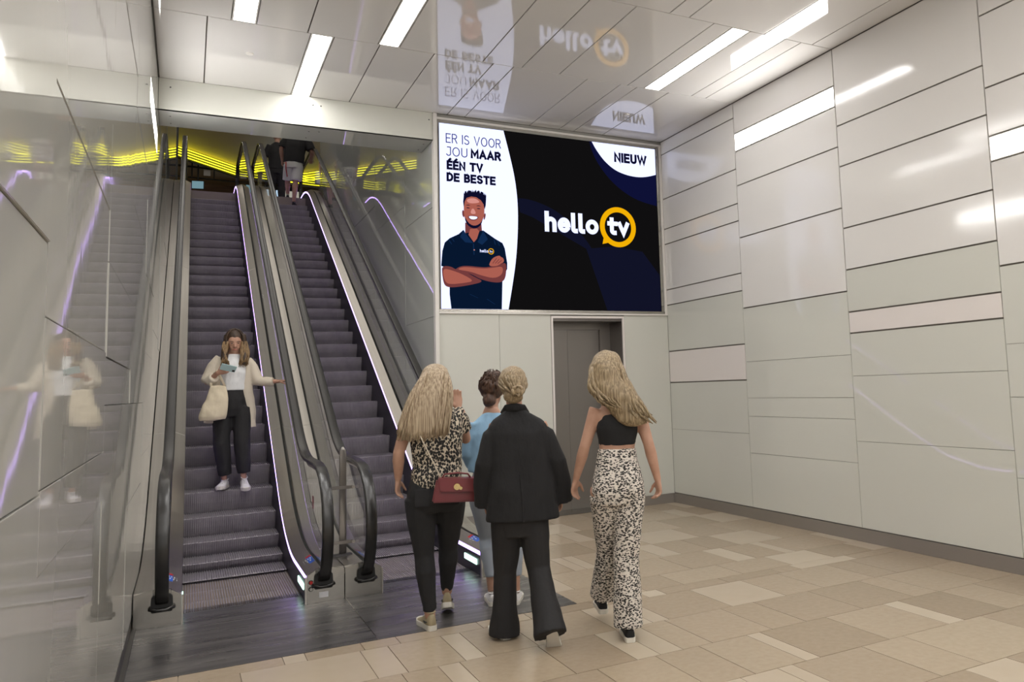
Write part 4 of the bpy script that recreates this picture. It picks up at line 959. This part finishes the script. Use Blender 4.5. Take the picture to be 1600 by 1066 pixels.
b = MB(); b.hs([(.93, -.02, 0, .175, .12), (.98, -.02, 0, .172, .12), (1.10, -.015, 0, .168, .12), (1.20, -.012, 0, .168, .115), (1.28, -.01, 0, .150, .085), (1.325, -.012, 0, .085, .065), (1.345, -.015, 0, .06, .06)])
for sh, el in ((SHL, (-.175, .0, 1.06)), (SHR, (.17, .02, 1.05))): b.tube([sh, lerp(sh, el, .5), el, lerp(el, (el[0] + .04 * (1 if el[0] < 0 else 0), .12, .92), .6)], [.064, .068, .066, .058])
fuse(b, 'shirt', 'blue_shirt', p2, .009, 3, (.010, (8, 8, 6)))
b = MB(); b.hs([(.74, -.01, 0, .145, .11), (.82, -.01, 0, .168, .118), (.90, -.01, 0, .155, .11), (.96, -.01, 0, .14, .10)])
leg_mb(b, (-.09, 0, .79), (-.055, .10, .45), (-.035, .02, .19), .018); leg_mb(b, (.08, 0, .79), (.11, .02, .45), (.125, 0, .19), .018)
fuse(b, 'trousers', 'pale_jeans', p2, .009, 2, (.005, (10, 10, 8)))
shoe(p2, (-.037, .02, 0), (-.1, 1, 0)); shoe(p2, (.127, .0, 0), (.1, 1, 0))
h = MB(); h.ball((-.014, .005, 1.535), (.092, .108, .100), 18, 12); h.ball((.010, -.045, 1.605), (.052, .05, .045)); h.ball((-.035, -.05, 1.44), (.05, .05, .05))
ho = fuse(h, 'hair', 'hair_brown', p2, .009, 2, (.008, (30, 30, 30)))
def scalp(c, r, u, v, k=1.0):
    th = 6.28 * u; ph = .25 + 1.55 * v
    return (c[0] + r[0] * k * math.sin(ph) * math.cos(th), c[1] + r[1] * k * math.sin(ph) * math.sin(th), c[2] + r[2] * k * math.cos(ph))
h = MB(); locks(h, rd, 80, lambda u, v: scalp((-.014, .005, 1.535), (.092, .108, .1), u, v), lambda u, v: scalp((-.012, -.01, 1.545), (.092, .108, .1), u, v * .7, 1.12), lambda u, v: scalp((.0, -.035, 1.60), (.06, .06, .055), u, 2 * rd.random(), 1.15), (.006, .008, .002), wave=.008)
tag(h.build('hair_strands', 'hair_brown', ho, smooth=True), kind='stuff')

# ---------------------------------------------------------------- person 3: black blazer
p3 = empty('person', (1.728, 4.80, 0), -.3456, 'woman in long black blazer and flared black trousers, blonde hair in low bun', 'person', 'women walking away in the foreground')
b = MB(); SHL, SHR = (-.065, 0, 1.30), (.215, 0, 1.295)
torso_mb(b, .075, .84, .075, 1.0, .075, 1.15, .075, 1.32, 1.42, .052, sw=.15, g=-.012)
head_mb(b, (.05, .02, 1.53), 1, yaw=.1); b.tube([(.062, 0, 1.34), (.055, .0, 1.41), (.05, .01, 1.48)], [.054, .049, .05])
arm_mb(b, SHL, (-.135, -.01, 1.06), (-.13, .10, .83), thin=.8); hand_mb(b, (-.13, .10, .83), (.1, .25, -1), (.3, 1, 0), (1, 0, 0), .5)
arm_mb(b, SHR, (.305, -.01, 1.06), (.325, .10, .84), thin=.8); hand_mb(b, (.325, .10, .84), (.05, .25, -1), (-.3, 1, 0), (-1, 0, 0), .5)
leg_mb(b, (-.01, 0, .78), (-.025, .06, .40), (-.038, .09, .07), thin=.72); leg_mb(b, (.15, 0, .78), (.178, -.03, .42), (.232, -.21, .15), thin=.72)
fuse(b, 'body', 'skin_b', p3, .0075)
b = MB(); b.hs([(.715, .092, 0, .225, .135), (.76, .092, 0, .222, .138), (.90, .088, 0, .205, .135), (1.03, .083, 0, .186, .125), (1.15, .078, 0, .182, .122), (1.24, .075, 0, .184, .112), (1.29, .073, 0, .178, .092), (1.325, .071, 0, .148, .078), (1.352, .068, 0, .105, .068), (1.375, .06, 0, .070, .062), (1.395, .056, 0, .060, .058)], n=24, e=2.5)
b.tube([V3(-.02, 0, 1.275), V3(-.085, -.0, 1.225), V3(-.13, -.01, 1.06), V3(-.145, .03, .93), V3(-.145, .06, .80)], [.052, .062, .064, .062, .058], n=16)
b.tube([V3(.165, 0, 1.27), V3(.24, 0, 1.215), V3(.305, -.01, 1.06), V3(.335, .03, .93), V3(.350, .06, .80)], [.052, .062, .064, .062, .058], n=16)
bl = fuse(b, 'blazer', 'black_wool', p3, .009, 4, (.008, (6, 6, 4)))
MB().tube([(-.01, .03, 1.36), (.01, -.045, 1.395), (.055, -.068, 1.402), (.105, -.045, 1.392), (.125, .03, 1.355)], [(.010, .026)] * 5, ax=(0, 1, 0), n=10).build('collar', 'black_wool', bl, smooth=True)
MB().tube([(.079, -.128, 1.0), (.09, -.139, .85), (.093, -.140, .72)], [(.003, .004)] * 3, n=6).build('back_vent', 'black_cloth', bl)
b = MB(); b.hs([(.62, .072, 0, .12, .10), (.70, .072, 0, .150, .115), (.78, .072, 0, .165, .12), (.90, .075, 0, .15, .11)])
hL, kL, aL = V3(-.005, 0, .74), V3(-.022, .06, .40), V3(-.035, .085, .022)
b.tube([hL, lerp(hL, kL, .5), kL, lerp(kL, aL, .5), aL], [.100, .088, .070, .076, .096], n=16)
hR, kR, aR = V3(.150, 0, .74), V3(.178, -.03, .42), V3(.232, -.235, .085)
b.tube([hR, lerp(hR, kR, .5), kR, lerp(kR, aR, .5), aR], [.100, .088, .070, .076, .098], n=16)
fuse(b, 'trousers', 'black_cloth', p3, .009, 2, (.006, (8, 8, 6)))
shoe(p3, (-.042, .095, 0), (-.38, 1, 0), high=.07); shoe(p3, (.240, -.245, .085), (.1, .62, -.75), (0, .78, .60), high=.07)
h = MB(); h.ball((.048, .003, 1.556), (.089, .108, .103), 18, 12); h.ball((.075, -.10, 1.50), (.046, .038, .038)); h.ball((.05, -.06, 1.47), (.062, .05, .05))
ho = fuse(h, 'hair', 'hair_bun', p3, .009, 2, (.005, (25, 25, 25)))
h = MB(); locks(h, rd, 110, lambda u, v: scalp((.048, .0, 1.545), (.086, .103, .098), u, v), lambda u, v: scalp((.048, -.03, 1.535), (.086, .10, .098), u, v * .8 + .2, 1.04), lambda u, v: (.072 + .035 * math.cos(6.28 * u), -.105, 1.50 + .03 * math.sin(6.28 * u)), (.006, .008, .004))
tag(h.build('hair_strands', 'hair_bun', ho, smooth=True), kind='stuff')
h = MB()
for k in range(5):
    th = k * 1.257; h.tube([V3(.075 + .03 * math.cos(th + a), -.118 - .014 * math.sin(a * 2), 1.50 + .026 * math.sin(th + a)) for a in (0, .5, 1, 1.5, 2)], [.008, .012, .013, .011, .006], n=7)
h.build('bun', 'hair_bun', ho, smooth=True)

# ---------------------------------------------------------------- person 4: animal print trousers
p4 = empty('person', (2.293, 4.434, 0), -.4772, 'woman in black crop top and black and white animal print trousers, wavy hair, walking away', 'person', 'women walking away in the foreground')
b = MB(); SHL, SHR = (-.105, 0, 1.375), (.150, 0, 1.350)
torso_mb(b, .008, .91, .012, 1.13, .02, 1.25, .022, 1.365, 1.46, -.01, hw=.148, ww=.108, cw=.125, sw=.150, dp=.92)
head_mb(b, (-.03, .03, 1.585), 1, yaw=.1, tilt=.1); b.tube([(.015, 0, 1.39), (-.005, .0, 1.46), (-.025, .015, 1.53)], [.052, .047, .05])
arm_mb(b, SHL, (-.183, -.005, 1.15), (-.247, .07, .945), thin=.98); hand_mb(b, (-.247, .07, .945), (-.20, .22, -1), (.5, 1, 0), (1, -.3, 0), .5)
arm_mb(b, SHR, (.205, -.03, 1.15), (.254, .0, .93), thin=.98); hand_mb(b, (.254, .0, .93), (.08, .12, -1), (-.4, 1, 0), (-1, -.3, 0), .7)
leg_mb(b, (-.07, 0, .86), (-.062, .17, .47), (-.11, .33, .16)); leg_mb(b, (.08, 0, .86), (.045, .01, .49), (.047, 0, .07))
fuse(b, 'body', 'skin', p4, .0068)
b = MB(); b.hs([(1.152, .014, 0, .113, .090), (1.19, .016, 0, .118, .096), (1.25, .02, 0, .132, .105), (1.29, .022, 0, .130, .104), (1.325, .022, .0, .118, .092), (1.36, .02, .01, .075, .062), (1.41, .006, .01, .054, .053)], n=22)
fuse(b, 'crop_top', 'black_knit', p4, .008, 2, (.003, (14, 14, 14)))
b = MB(); b.hs([(.80, .006, 0, .135, .11), (.87, .006, -.006, .160, .124), (.93, .008, -.006, .158, .120), (1.02, .011, 0, .135, .105), (1.10, .013, 0, .119, .096), (1.128, .013, 0, .116, .094)], n=22)
hL, kL, aL = V3(-.07, 0, .86), V3(-.060, .17, .49), V3(-.105, .32, .185)
b.tube([hL, lerp(hL, kL, .5), kL, lerp(kL, aL, .5), aL], [.098, .088, .075, .078, .086], n=16)
hR, kR, aR = V3(.078, 0, .86), V3(.045, .01, .50), V3(.045, 0, .075)
b.tube([hR, lerp(hR, kR, .5), kR, lerp(kR, aR, .5), aR], [.098, .090, .078, .082, .092], n=16)
fuse(b, 'trousers', 'tiger', p4, .009, 2, (.006, (8, 8, 5)))
shoe(p4, (.047, -.005, 0), (-.10, 1, 0), upper='dark_shoe', high=.088); shoe(p4, (-.115, .345, .075), (-.12, 1, .0), (0, .1, 1), upper='dark_shoe', high=.085)
h = MB(); h.hs([(1.728, -.033, .03, .02, .03), (1.716, -.033, .025, .055, .06), (1.69, -.032, .02, .084, .088), (1.64, -.032, .01, .104, .108), (1.57, -.026, -.01, .118, .11), (1.50, .0, -.04, .128, .095), (1.43, .045, -.07, .125, .075), (1.36, .085, -.09, .118, .055), (1.30, .115, -.10, .095, .04), (1.27, .13, -.105, .06, .02)], n=22)
ho = fuse(h, 'hair', 'hair_ash', p4, .011, 2, (.010, (9, 9, 9)))
h = MB()
locks(h, rd, 130, lambda u, v: (-.032 + .10 * math.cos(math.pi * (1 - u)), .02 - .10 * v, 1.60 + .10 * math.sin(math.pi * u) * (1 - v * .4)),
      lambda u, v: (-.04 + (u - .5) * .26, -.11 - .02 * v, 1.46), lambda u, v: (-.055 + u * .30, -.09 - .06 * v, 1.255 + .13 * (1 - u) + .06 * rd.random()), (.010, .0125, .003), wave=.018)
tag(h.build('hair_strands', 'hair_ash', ho, smooth=True), kind='stuff')

# ---------------------------------------------------------------- person 5: on the left escalator, facing us
p5 = empty('person', (.396, 9.313, nose(9.23) + .004), -.0425, 'woman in cream coat riding down the escalator, looking at her phone', 'person')
b = MB(); SHL, SHR = (-.135, 0, 1.325), (.165, 0, 1.295)
torso_mb(b, .005, .86, .005, 1.03, .01, 1.17, .015, 1.30, 1.41, .02, hw=.14, ww=.11, cw=.125, sw=.13, dp=.85)
RH = head_mb(b, (.022, -.018, 1.485), -1, tilt=.27, yaw=.05); b.tube([(.015, 0, 1.33), (.018, -.002, 1.39), (.022, -.015, 1.44)], [.050, .047, .05])
arm_mb(b, (-.11, 0, 1.30), (-.225, -.02, 1.075), (-.125, -.17, 1.165), thin=.9); hand_mb(b, (-.125, -.17, 1.165), (1, -.35, .38), (0, -.3, 1), (.2, .6, .4), .75)
arm_mb(b, (.14, 0, 1.27), (.25, -.03, 1.07), (.435, -.10, 1.065), thin=.9); hand_mb(b, (.435, -.10, 1.065), (1, -.25, .03), (0, -1, 0), (0, 0, -1), .45)
leg_mb(b, (-.075, .01, .80), (-.085, -.03, .45), (-.055, 0, .08), f=-1, thin=.8); leg_mb(b, (.085, .01, .80), (.100, -.05, .44), (.122, -.08, .08), f=-1, thin=.8)
fuse(b, 'body', 'skin_b', p5, .0068); face(p5, RH)
b = MB(); b.hs([(.985, .005, -.01, .138, .106), (1.05, .005, -.012, .132, .104), (1.17, .01, -.015, .140, .114), (1.26, .012, -.01, .140, .100), (1.33, .015, 0, .10, .065), (1.365, .018, 0, .062, .056)], n=22)
fuse(b, 'tee', 'white_tee', p5, .008, 3, (.006, (10, 10, 8)))
b = MB()
b.hs([(.66, -.145, .03, .115, .085), (.80, -.135, .03, .110, .088), (1.0, -.115, .02, .088, .095), (1.17, -.105, .015, .075, .10), (1.27, -.10, .01, .068, .085), (1.335, -.085, 0, .055, .064)], n=18)
b.hs([(.60, .150, .03, .085, .085), (.80, .140, .03, .082, .088), (1.0, .125, .02, .072, .095), (1.17, .120, .015, .068, .10), (1.26, .122, .01, .065, .082), (1.318, .11, 0, .055, .06)], n=18)
b.hs([(.66, 0, .075, .20, .055), (.9, 0, .08, .18, .05), (1.15, .01, .07, .15, .055), (1.26, .015, .045, .155, .055), (1.31, .015, .03, .15, .055), (1.345, .016, .025, .105, .045), (1.37, .018, .03, .06, .03)], n=18)
b.tube([V3(-.10, 0, 1.325), V3(-.165, 0, 1.24), V3(-.222, -.02, 1.09), V3(-.19, -.07, 1.09), V3(-.160, -.12, 1.125)], [.058, .064, .066, .060, .052], n=16)
b.tube([V3(.13, 0, 1.30), V3(.185, 0, 1.22), V3(.245, -.03, 1.075), V3(.31, -.05, 1.065), V3(.39, -.085, 1.063)], [.056, .062, .062, .054, .046], n=16)
ct = fuse(b, 'coat', 'cream', p5, .009, 3, (.009, (7, 7, 5)))
b = MB(); b.hs([(.72, .005, 0, .13, .10), (.80, .005, -.0, .155, .115), (.90, .005, -.005, .148, .112), (1.0, .005, -.005, .128, .10), (1.02, .005, -.005, .126, .10)])
for hp, kn, an in (((-.083, 0, .80), (-.085, -.04, .45), (-.050, 0, .135)), ((.093, 0, .80), (.102, -.06, .44), (.124, -.075, .145))):
    hp, kn, an = Vector(hp), Vector(kn), Vector(an); b.tube([hp, lerp(hp, kn, .5), kn, lerp(kn, an, .5), an], [.098, .086, .078, .072, .062], n=16)
fuse(b, 'trousers', 'black_cloth', p5, .009, 2, (.007, (9, 9, 6)))
shoe(p5, (-.052, .01, 0), (-.30, -1, 0), laces='white_shoe'); shoe(p5, (.126, -.075, .02), (.10, -1, -.25), (0, -.25, 1), laces='white_shoe')
h = MB(); h.ball((.022, .004, 1.532), (.092, .110, .100), 18, 12)
for s, x in ((-1, -.055), (1, .105)):
    h.tube([(x * .9 + .002, -.02, 1.56), (x, -.025, 1.48), (x + s * .01, -.05, 1.40), (x + s * .016, -.095, 1.31), (x + s * .005, -.115, 1.24)], [(.030, .05), (.032, .05), (.036, .045), (.036, .030), (.018, .014)], n=12)
h.hs([(1.30, .02, .055, .09, .03), (1.40, .02, .05, .09, .045), (1.5, .02, .04, .09, .06)], n=16)
ho = fuse(h, 'hair', 'hair_brunette', p5, .009, 2, (.004, (30, 30, 8)))
h = MB()
for s, x in ((-1, -.058), (1, .108)):
    locks(h, rd, 44, lambda u, v: (x + s * (u - .5) * .05, -.058 - .02 * v, 1.46 + .03 * v), lambda u, v: (x + s * .02 + s * (u - .5) * .075, -.09, 1.40), lambda u, v: (x + (u - .5) * .085, -.112 - .02 * v, 1.215 + .06 * v), (.006, .009, .003), wave=.008)
tag(h.build('hair_strands', 'hair_tips', ho, smooth=True), kind='stuff')
h = MB(); locks(h, rd, 150, lambda u, v: (.022 + .004 * (u - .5), -.065 + .12 * v, 1.615 + .012 * math.sin(3 * v)), lambda u, v: (.022 + math.copysign(.105, u - .5), -.095 + .13 * v, 1.60), lambda u, v: (.024 + math.copysign(.080 + .022 * v, u - .5), -.085 + .09 * v, 1.37 + .06 * v), (.006, .009, .003))
tag(h.build('parted_hair', 'hair_brunette', ho, smooth=True), kind='stuff')
ph = empty('phone', (.396 - .045, 9.313 - .235, nose(9.23) + 1.215), .1, 'phone in a pale green case held up by the woman in the cream coat', 'phone')
ph.rotation_euler = (-.9, .25, .15)
MB().box(-.07, .075, -.038, .038, -.004, .004).build('case', 'phone', ph, bevel=.003); MB().box(-.066, .071, -.034, .034, .004, .0048).build('display', 'sticker_w', ph)
MB().box(.045, .068, .008, .030, -.0055, -.004).build('camera_bump', 'black', ph)
tb = empty('tote_bag', (.396, 9.313, nose(9.23)), -.0425, 'cream canvas tote bag hanging from the arm holding the phone', 'bag')
b = MB().hs([(.700, -.165, -.145, .115, .045), (.735, -.165, -.15, .125, .058), (.80, -.155, -.15, .120, .055), (.90, -.135, -.145, .100, .045), (.99, -.125, -.14, .082, .030), (1.04, -.12, -.135, .070, .018)], n=22)
fuse(b, 'pouch', 'canvas', tb, .008, 2, (.010, (9, 9, 7)))
MB().tube([(-.185, -.14, 1.03), (-.19, -.12, 1.10), (-.185, -.085, 1.155), (-.18, -.05, 1.13)], [(.012, .003)] * 4, n=8).build('strap', 'canvas', tb, smooth=True)
MB().tube([(-.06, -.14, 1.03), (-.10, -.15, 1.12), (-.14, -.16, 1.195), (-.16, -.14, 1.16)], [(.012, .003)] * 4, n=8).build('strap', 'canvas', tb, smooth=True)

# ---------------------------------------------------------------- persons at the top of the right escalator
p6 = empty('person', (1.84, 17.80, nose(17.7) + .004), -.10, 'man in black T-shirt and white shorts stepping off the top of the right escalator', 'person')
b = MB(); torso_mb(b, .02, .92, .03, 1.08, .05, 1.26, .08, 1.47, 1.56, .08, hw=.165, ww=.16, cw=.185, sw=.22)
head_mb(b, (.09, .04, 1.68), 1, 1.05); b.tube([(.08, 0, 1.50), (.085, .01, 1.6)], [.06, .055])
arm_mb(b, (-.10, 0, 1.46), (-.22, .05, 1.20), (-.20, .18, .98), thin=1.2); hand_mb(b, (-.20, .18, .98), (0, .4, -1), (.4, 1, 0), (1, 0, 0), .5)
arm_mb(b, (.27, 0, 1.44), (.38, -.02, 1.16), (.36, .18, 1.05), thin=1.2); hand_mb(b, (.36, .18, 1.05), (0, 1, -.2), (-1, 0, 0), (0, 0, -1), .4)
leg_mb(b, (-.07, 0, .88), (-.09, .16, .56), (-.09, .22, .28), thin=1.05); leg_mb(b, (.10, 0, .88), (.06, .02, .50), (.03, .0, .07), thin=1.05)
fuse(b, 'body', 'skin', p6, .009)
b = MB(); b.hs([(.90, .03, 0, .195, .14), (1.08, .04, 0, .20, .145), (1.28, .06, 0, .215, .14), (1.42, .08, 0, .21, .11), (1.50, .08, 0, .13, .08), (1.54, .08, 0, .07, .065)], n=20)
b.tube([(-.07, 0, 1.47), (-.16, .02, 1.34), (-.20, .04, 1.24)], [.07, .078, .082]); b.tube([(.23, 0, 1.46), (.32, -.01, 1.32), (.37, -.02, 1.20)], [.07, .085, .095])
fuse(b, 't_shirt', 'black_cloth', p6, .011, 3, (.010, (7, 7, 5)))
b = MB(); b.hs([(.78, .02, 0, .17, .125), (.86, .02, 0, .18, .13), (.95, .02, 0, .17, .12)]); b.tube([(-.07, 0, .85), (-.08, .08, .68), (-.085, .13, .56)], [.105, .108, .11]); b.tube([(.105, 0, .85), (.09, .01, .68), (.08, .02, .53)], [.105, .11, .112])
so = fuse(b, 'shorts', 'white_shorts', p6, .010, 2, (.006, (9, 9, 6)))
MB().tube([(-.125, -.135, .88), (-.125, -.085, .75), (-.10, -.0, .60)], [(.010, .012)] * 3, n=8).build('red_stripe', 'red', so, smooth=True)
shoe(p6, (.03, 0, 0), (.15, 1, 0), upper='dark_shoe', sole='black', high=.06); shoe(p6, (-.09, .24, .203), (-.05, 1, 0), upper='dark_shoe', sole='black', high=.06)
MB().ball((.09, .03, 1.72), (.085, .10, .09)).build('hair', 'hair_brown', p6, smooth=True)

p7 = empty('person', (1.66, 19.15, ZT + .004), -.0861, 'person dressed all in black walking ahead of the man in white shorts', 'person')
b = MB(); torso_mb(b, 0, .90, 0, 1.06, 0, 1.22, 0, 1.42, 1.50, 0, sw=.19); head_mb(b, (0, .03, 1.62), 1); b.tube([(0, 0, 1.46), (0, .01, 1.55)], [.055, .05])
arm_mb(b, (-.17, 0, 1.41), (-.23, .02, 1.15), (-.22, .1, .92)); hand_mb(b, (-.22, .1, .92), (0, .2, -1), (.4, 1, 0), (1, 0, 0), .5)
arm_mb(b, (.17, 0, 1.41), (.225, -.02, 1.13), (.225, .04, .88), thin=1.15); hand_mb(b, (.225, .04, .88), (0, .15, -1), (-.4, 1, 0), (-1, 0, 0), .5)
leg_mb(b, (-.085, 0, .86), (-.09, .05, .47), (-.09, 0, .08)); leg_mb(b, (.085, 0, .86), (.09, .02, .47), (.09, -.05, .08))
fuse(b, 'body', 'skin', p7, .009)
b = MB(); b.hs([(.86, 0, 0, .19, .13), (1.06, 0, 0, .175, .125), (1.24, 0, 0, .19, .13), (1.38, 0, 0, .185, .10), (1.45, 0, 0, .11, .075), (1.49, 0, 0, .06, .06)]); b.tube([(-.15, 0, 1.42), (-.20, .01, 1.28), (-.225, .02, 1.15)], [.065, .068, .066]); b.tube([(.15, 0, 1.42), (.20, 0, 1.30)], [.065, .07])
fuse(b, 'top', 'black_cloth', p7, .011, 3, (.008, (7, 7, 5)))
b = MB(); b.hs([(.76, 0, 0, .15, .12), (.86, 0, 0, .172, .12), (.95, 0, 0, .15, .11)]); leg_mb(b, (-.085, 0, .82), (-.09, .05, .47), (-.09, 0, .10), .02); leg_mb(b, (.085, 0, .82), (.09, .02, .47), (.09, -.05, .10), .02)
fuse(b, 'trousers', 'black_cloth', p7, .011, 2)
shoe(p7, (-.09, 0, 0), (-.1, 1, 0), upper='dark_shoe', sole='black'); shoe(p7, (.09, -.05, 0), (.1, 1, 0), upper='dark_shoe', sole='black')
MB().ball((0, .02, 1.66), (.085, .10, .09)).build('hair', 'hair_brown', p7, smooth=True)

p8 = empty('person', (2.78, 19.3, ZT + .004), .35, 'person in a flowered dress carrying a white bag at the top of the right escalator', 'person')
b = MB(); torso_mb(b, 0, .88, 0, 1.04, 0, 1.2, 0, 1.38, 1.46, 0, sw=.175); head_mb(b, (0, .03, 1.58), 1); b.tube([(0, 0, 1.42), (0, .01, 1.52)], [.052, .048])
arm_mb(b, (-.16, 0, 1.37), (-.21, .05, 1.12), (-.18, .2, 1.0)); hand_mb(b, (-.18, .2, 1.0), (0, .8, -.5), (.6, 0, .5), (.5, 0, -.8), .6)
arm_mb(b, (.16, 0, 1.37), (.21, 0, 1.12), (.22, .05, .90)); hand_mb(b, (.22, .05, .90), (0, .15, -1), (-.4, 1, 0), (-1, 0, 0), .6)
leg_mb(b, (-.08, 0, .84), (-.085, .04, .46), (-.085, 0, .08)); leg_mb(b, (.08, 0, .84), (.085, -.02, .46), (.085, -.08, .08)); fuse(b, 'body', 'skin', p8, .009)
b = MB(); b.hs([(.30, 0, 0, .25, .20), (.55, 0, 0, .22, .17), (.84, 0, 0, .18, .13), (1.04, 0, 0, .135, .105), (1.2, 0, 0, .155, .12), (1.34, 0, 0, .15, .09), (1.40, 0, 0, .09, .065)]); fuse(b, 'dress', 'flower', p8, .011, 2, (.012, (8, 8, 3)))
shoe(p8, (-.085, 0, 0), (0, 1, 0)); shoe(p8, (.085, -.08, 0), (0, 1, 0)); MB().ball((0, .015, 1.62), (.088, .10, .10)).build('hair', 'hair_brown', p8, smooth=True)
t = empty('shopping_bag', (2.60, 19.25, ZT + .98), .35, 'white shopping bag carried by the person in the flowered dress', 'bag')
MB().box(-.13, .13, -.05, .05, -.34, -.04).build('pouch', 'sticker_w', t, bevel=.01); MB().tube([(-.06, 0, -.05), (-.03, 0, .02), (.03, 0, .02), (.06, 0, -.05)], .005, ax=(0, 1, 0), n=6).build('handle', 'sticker_w', t)

fuse_all()
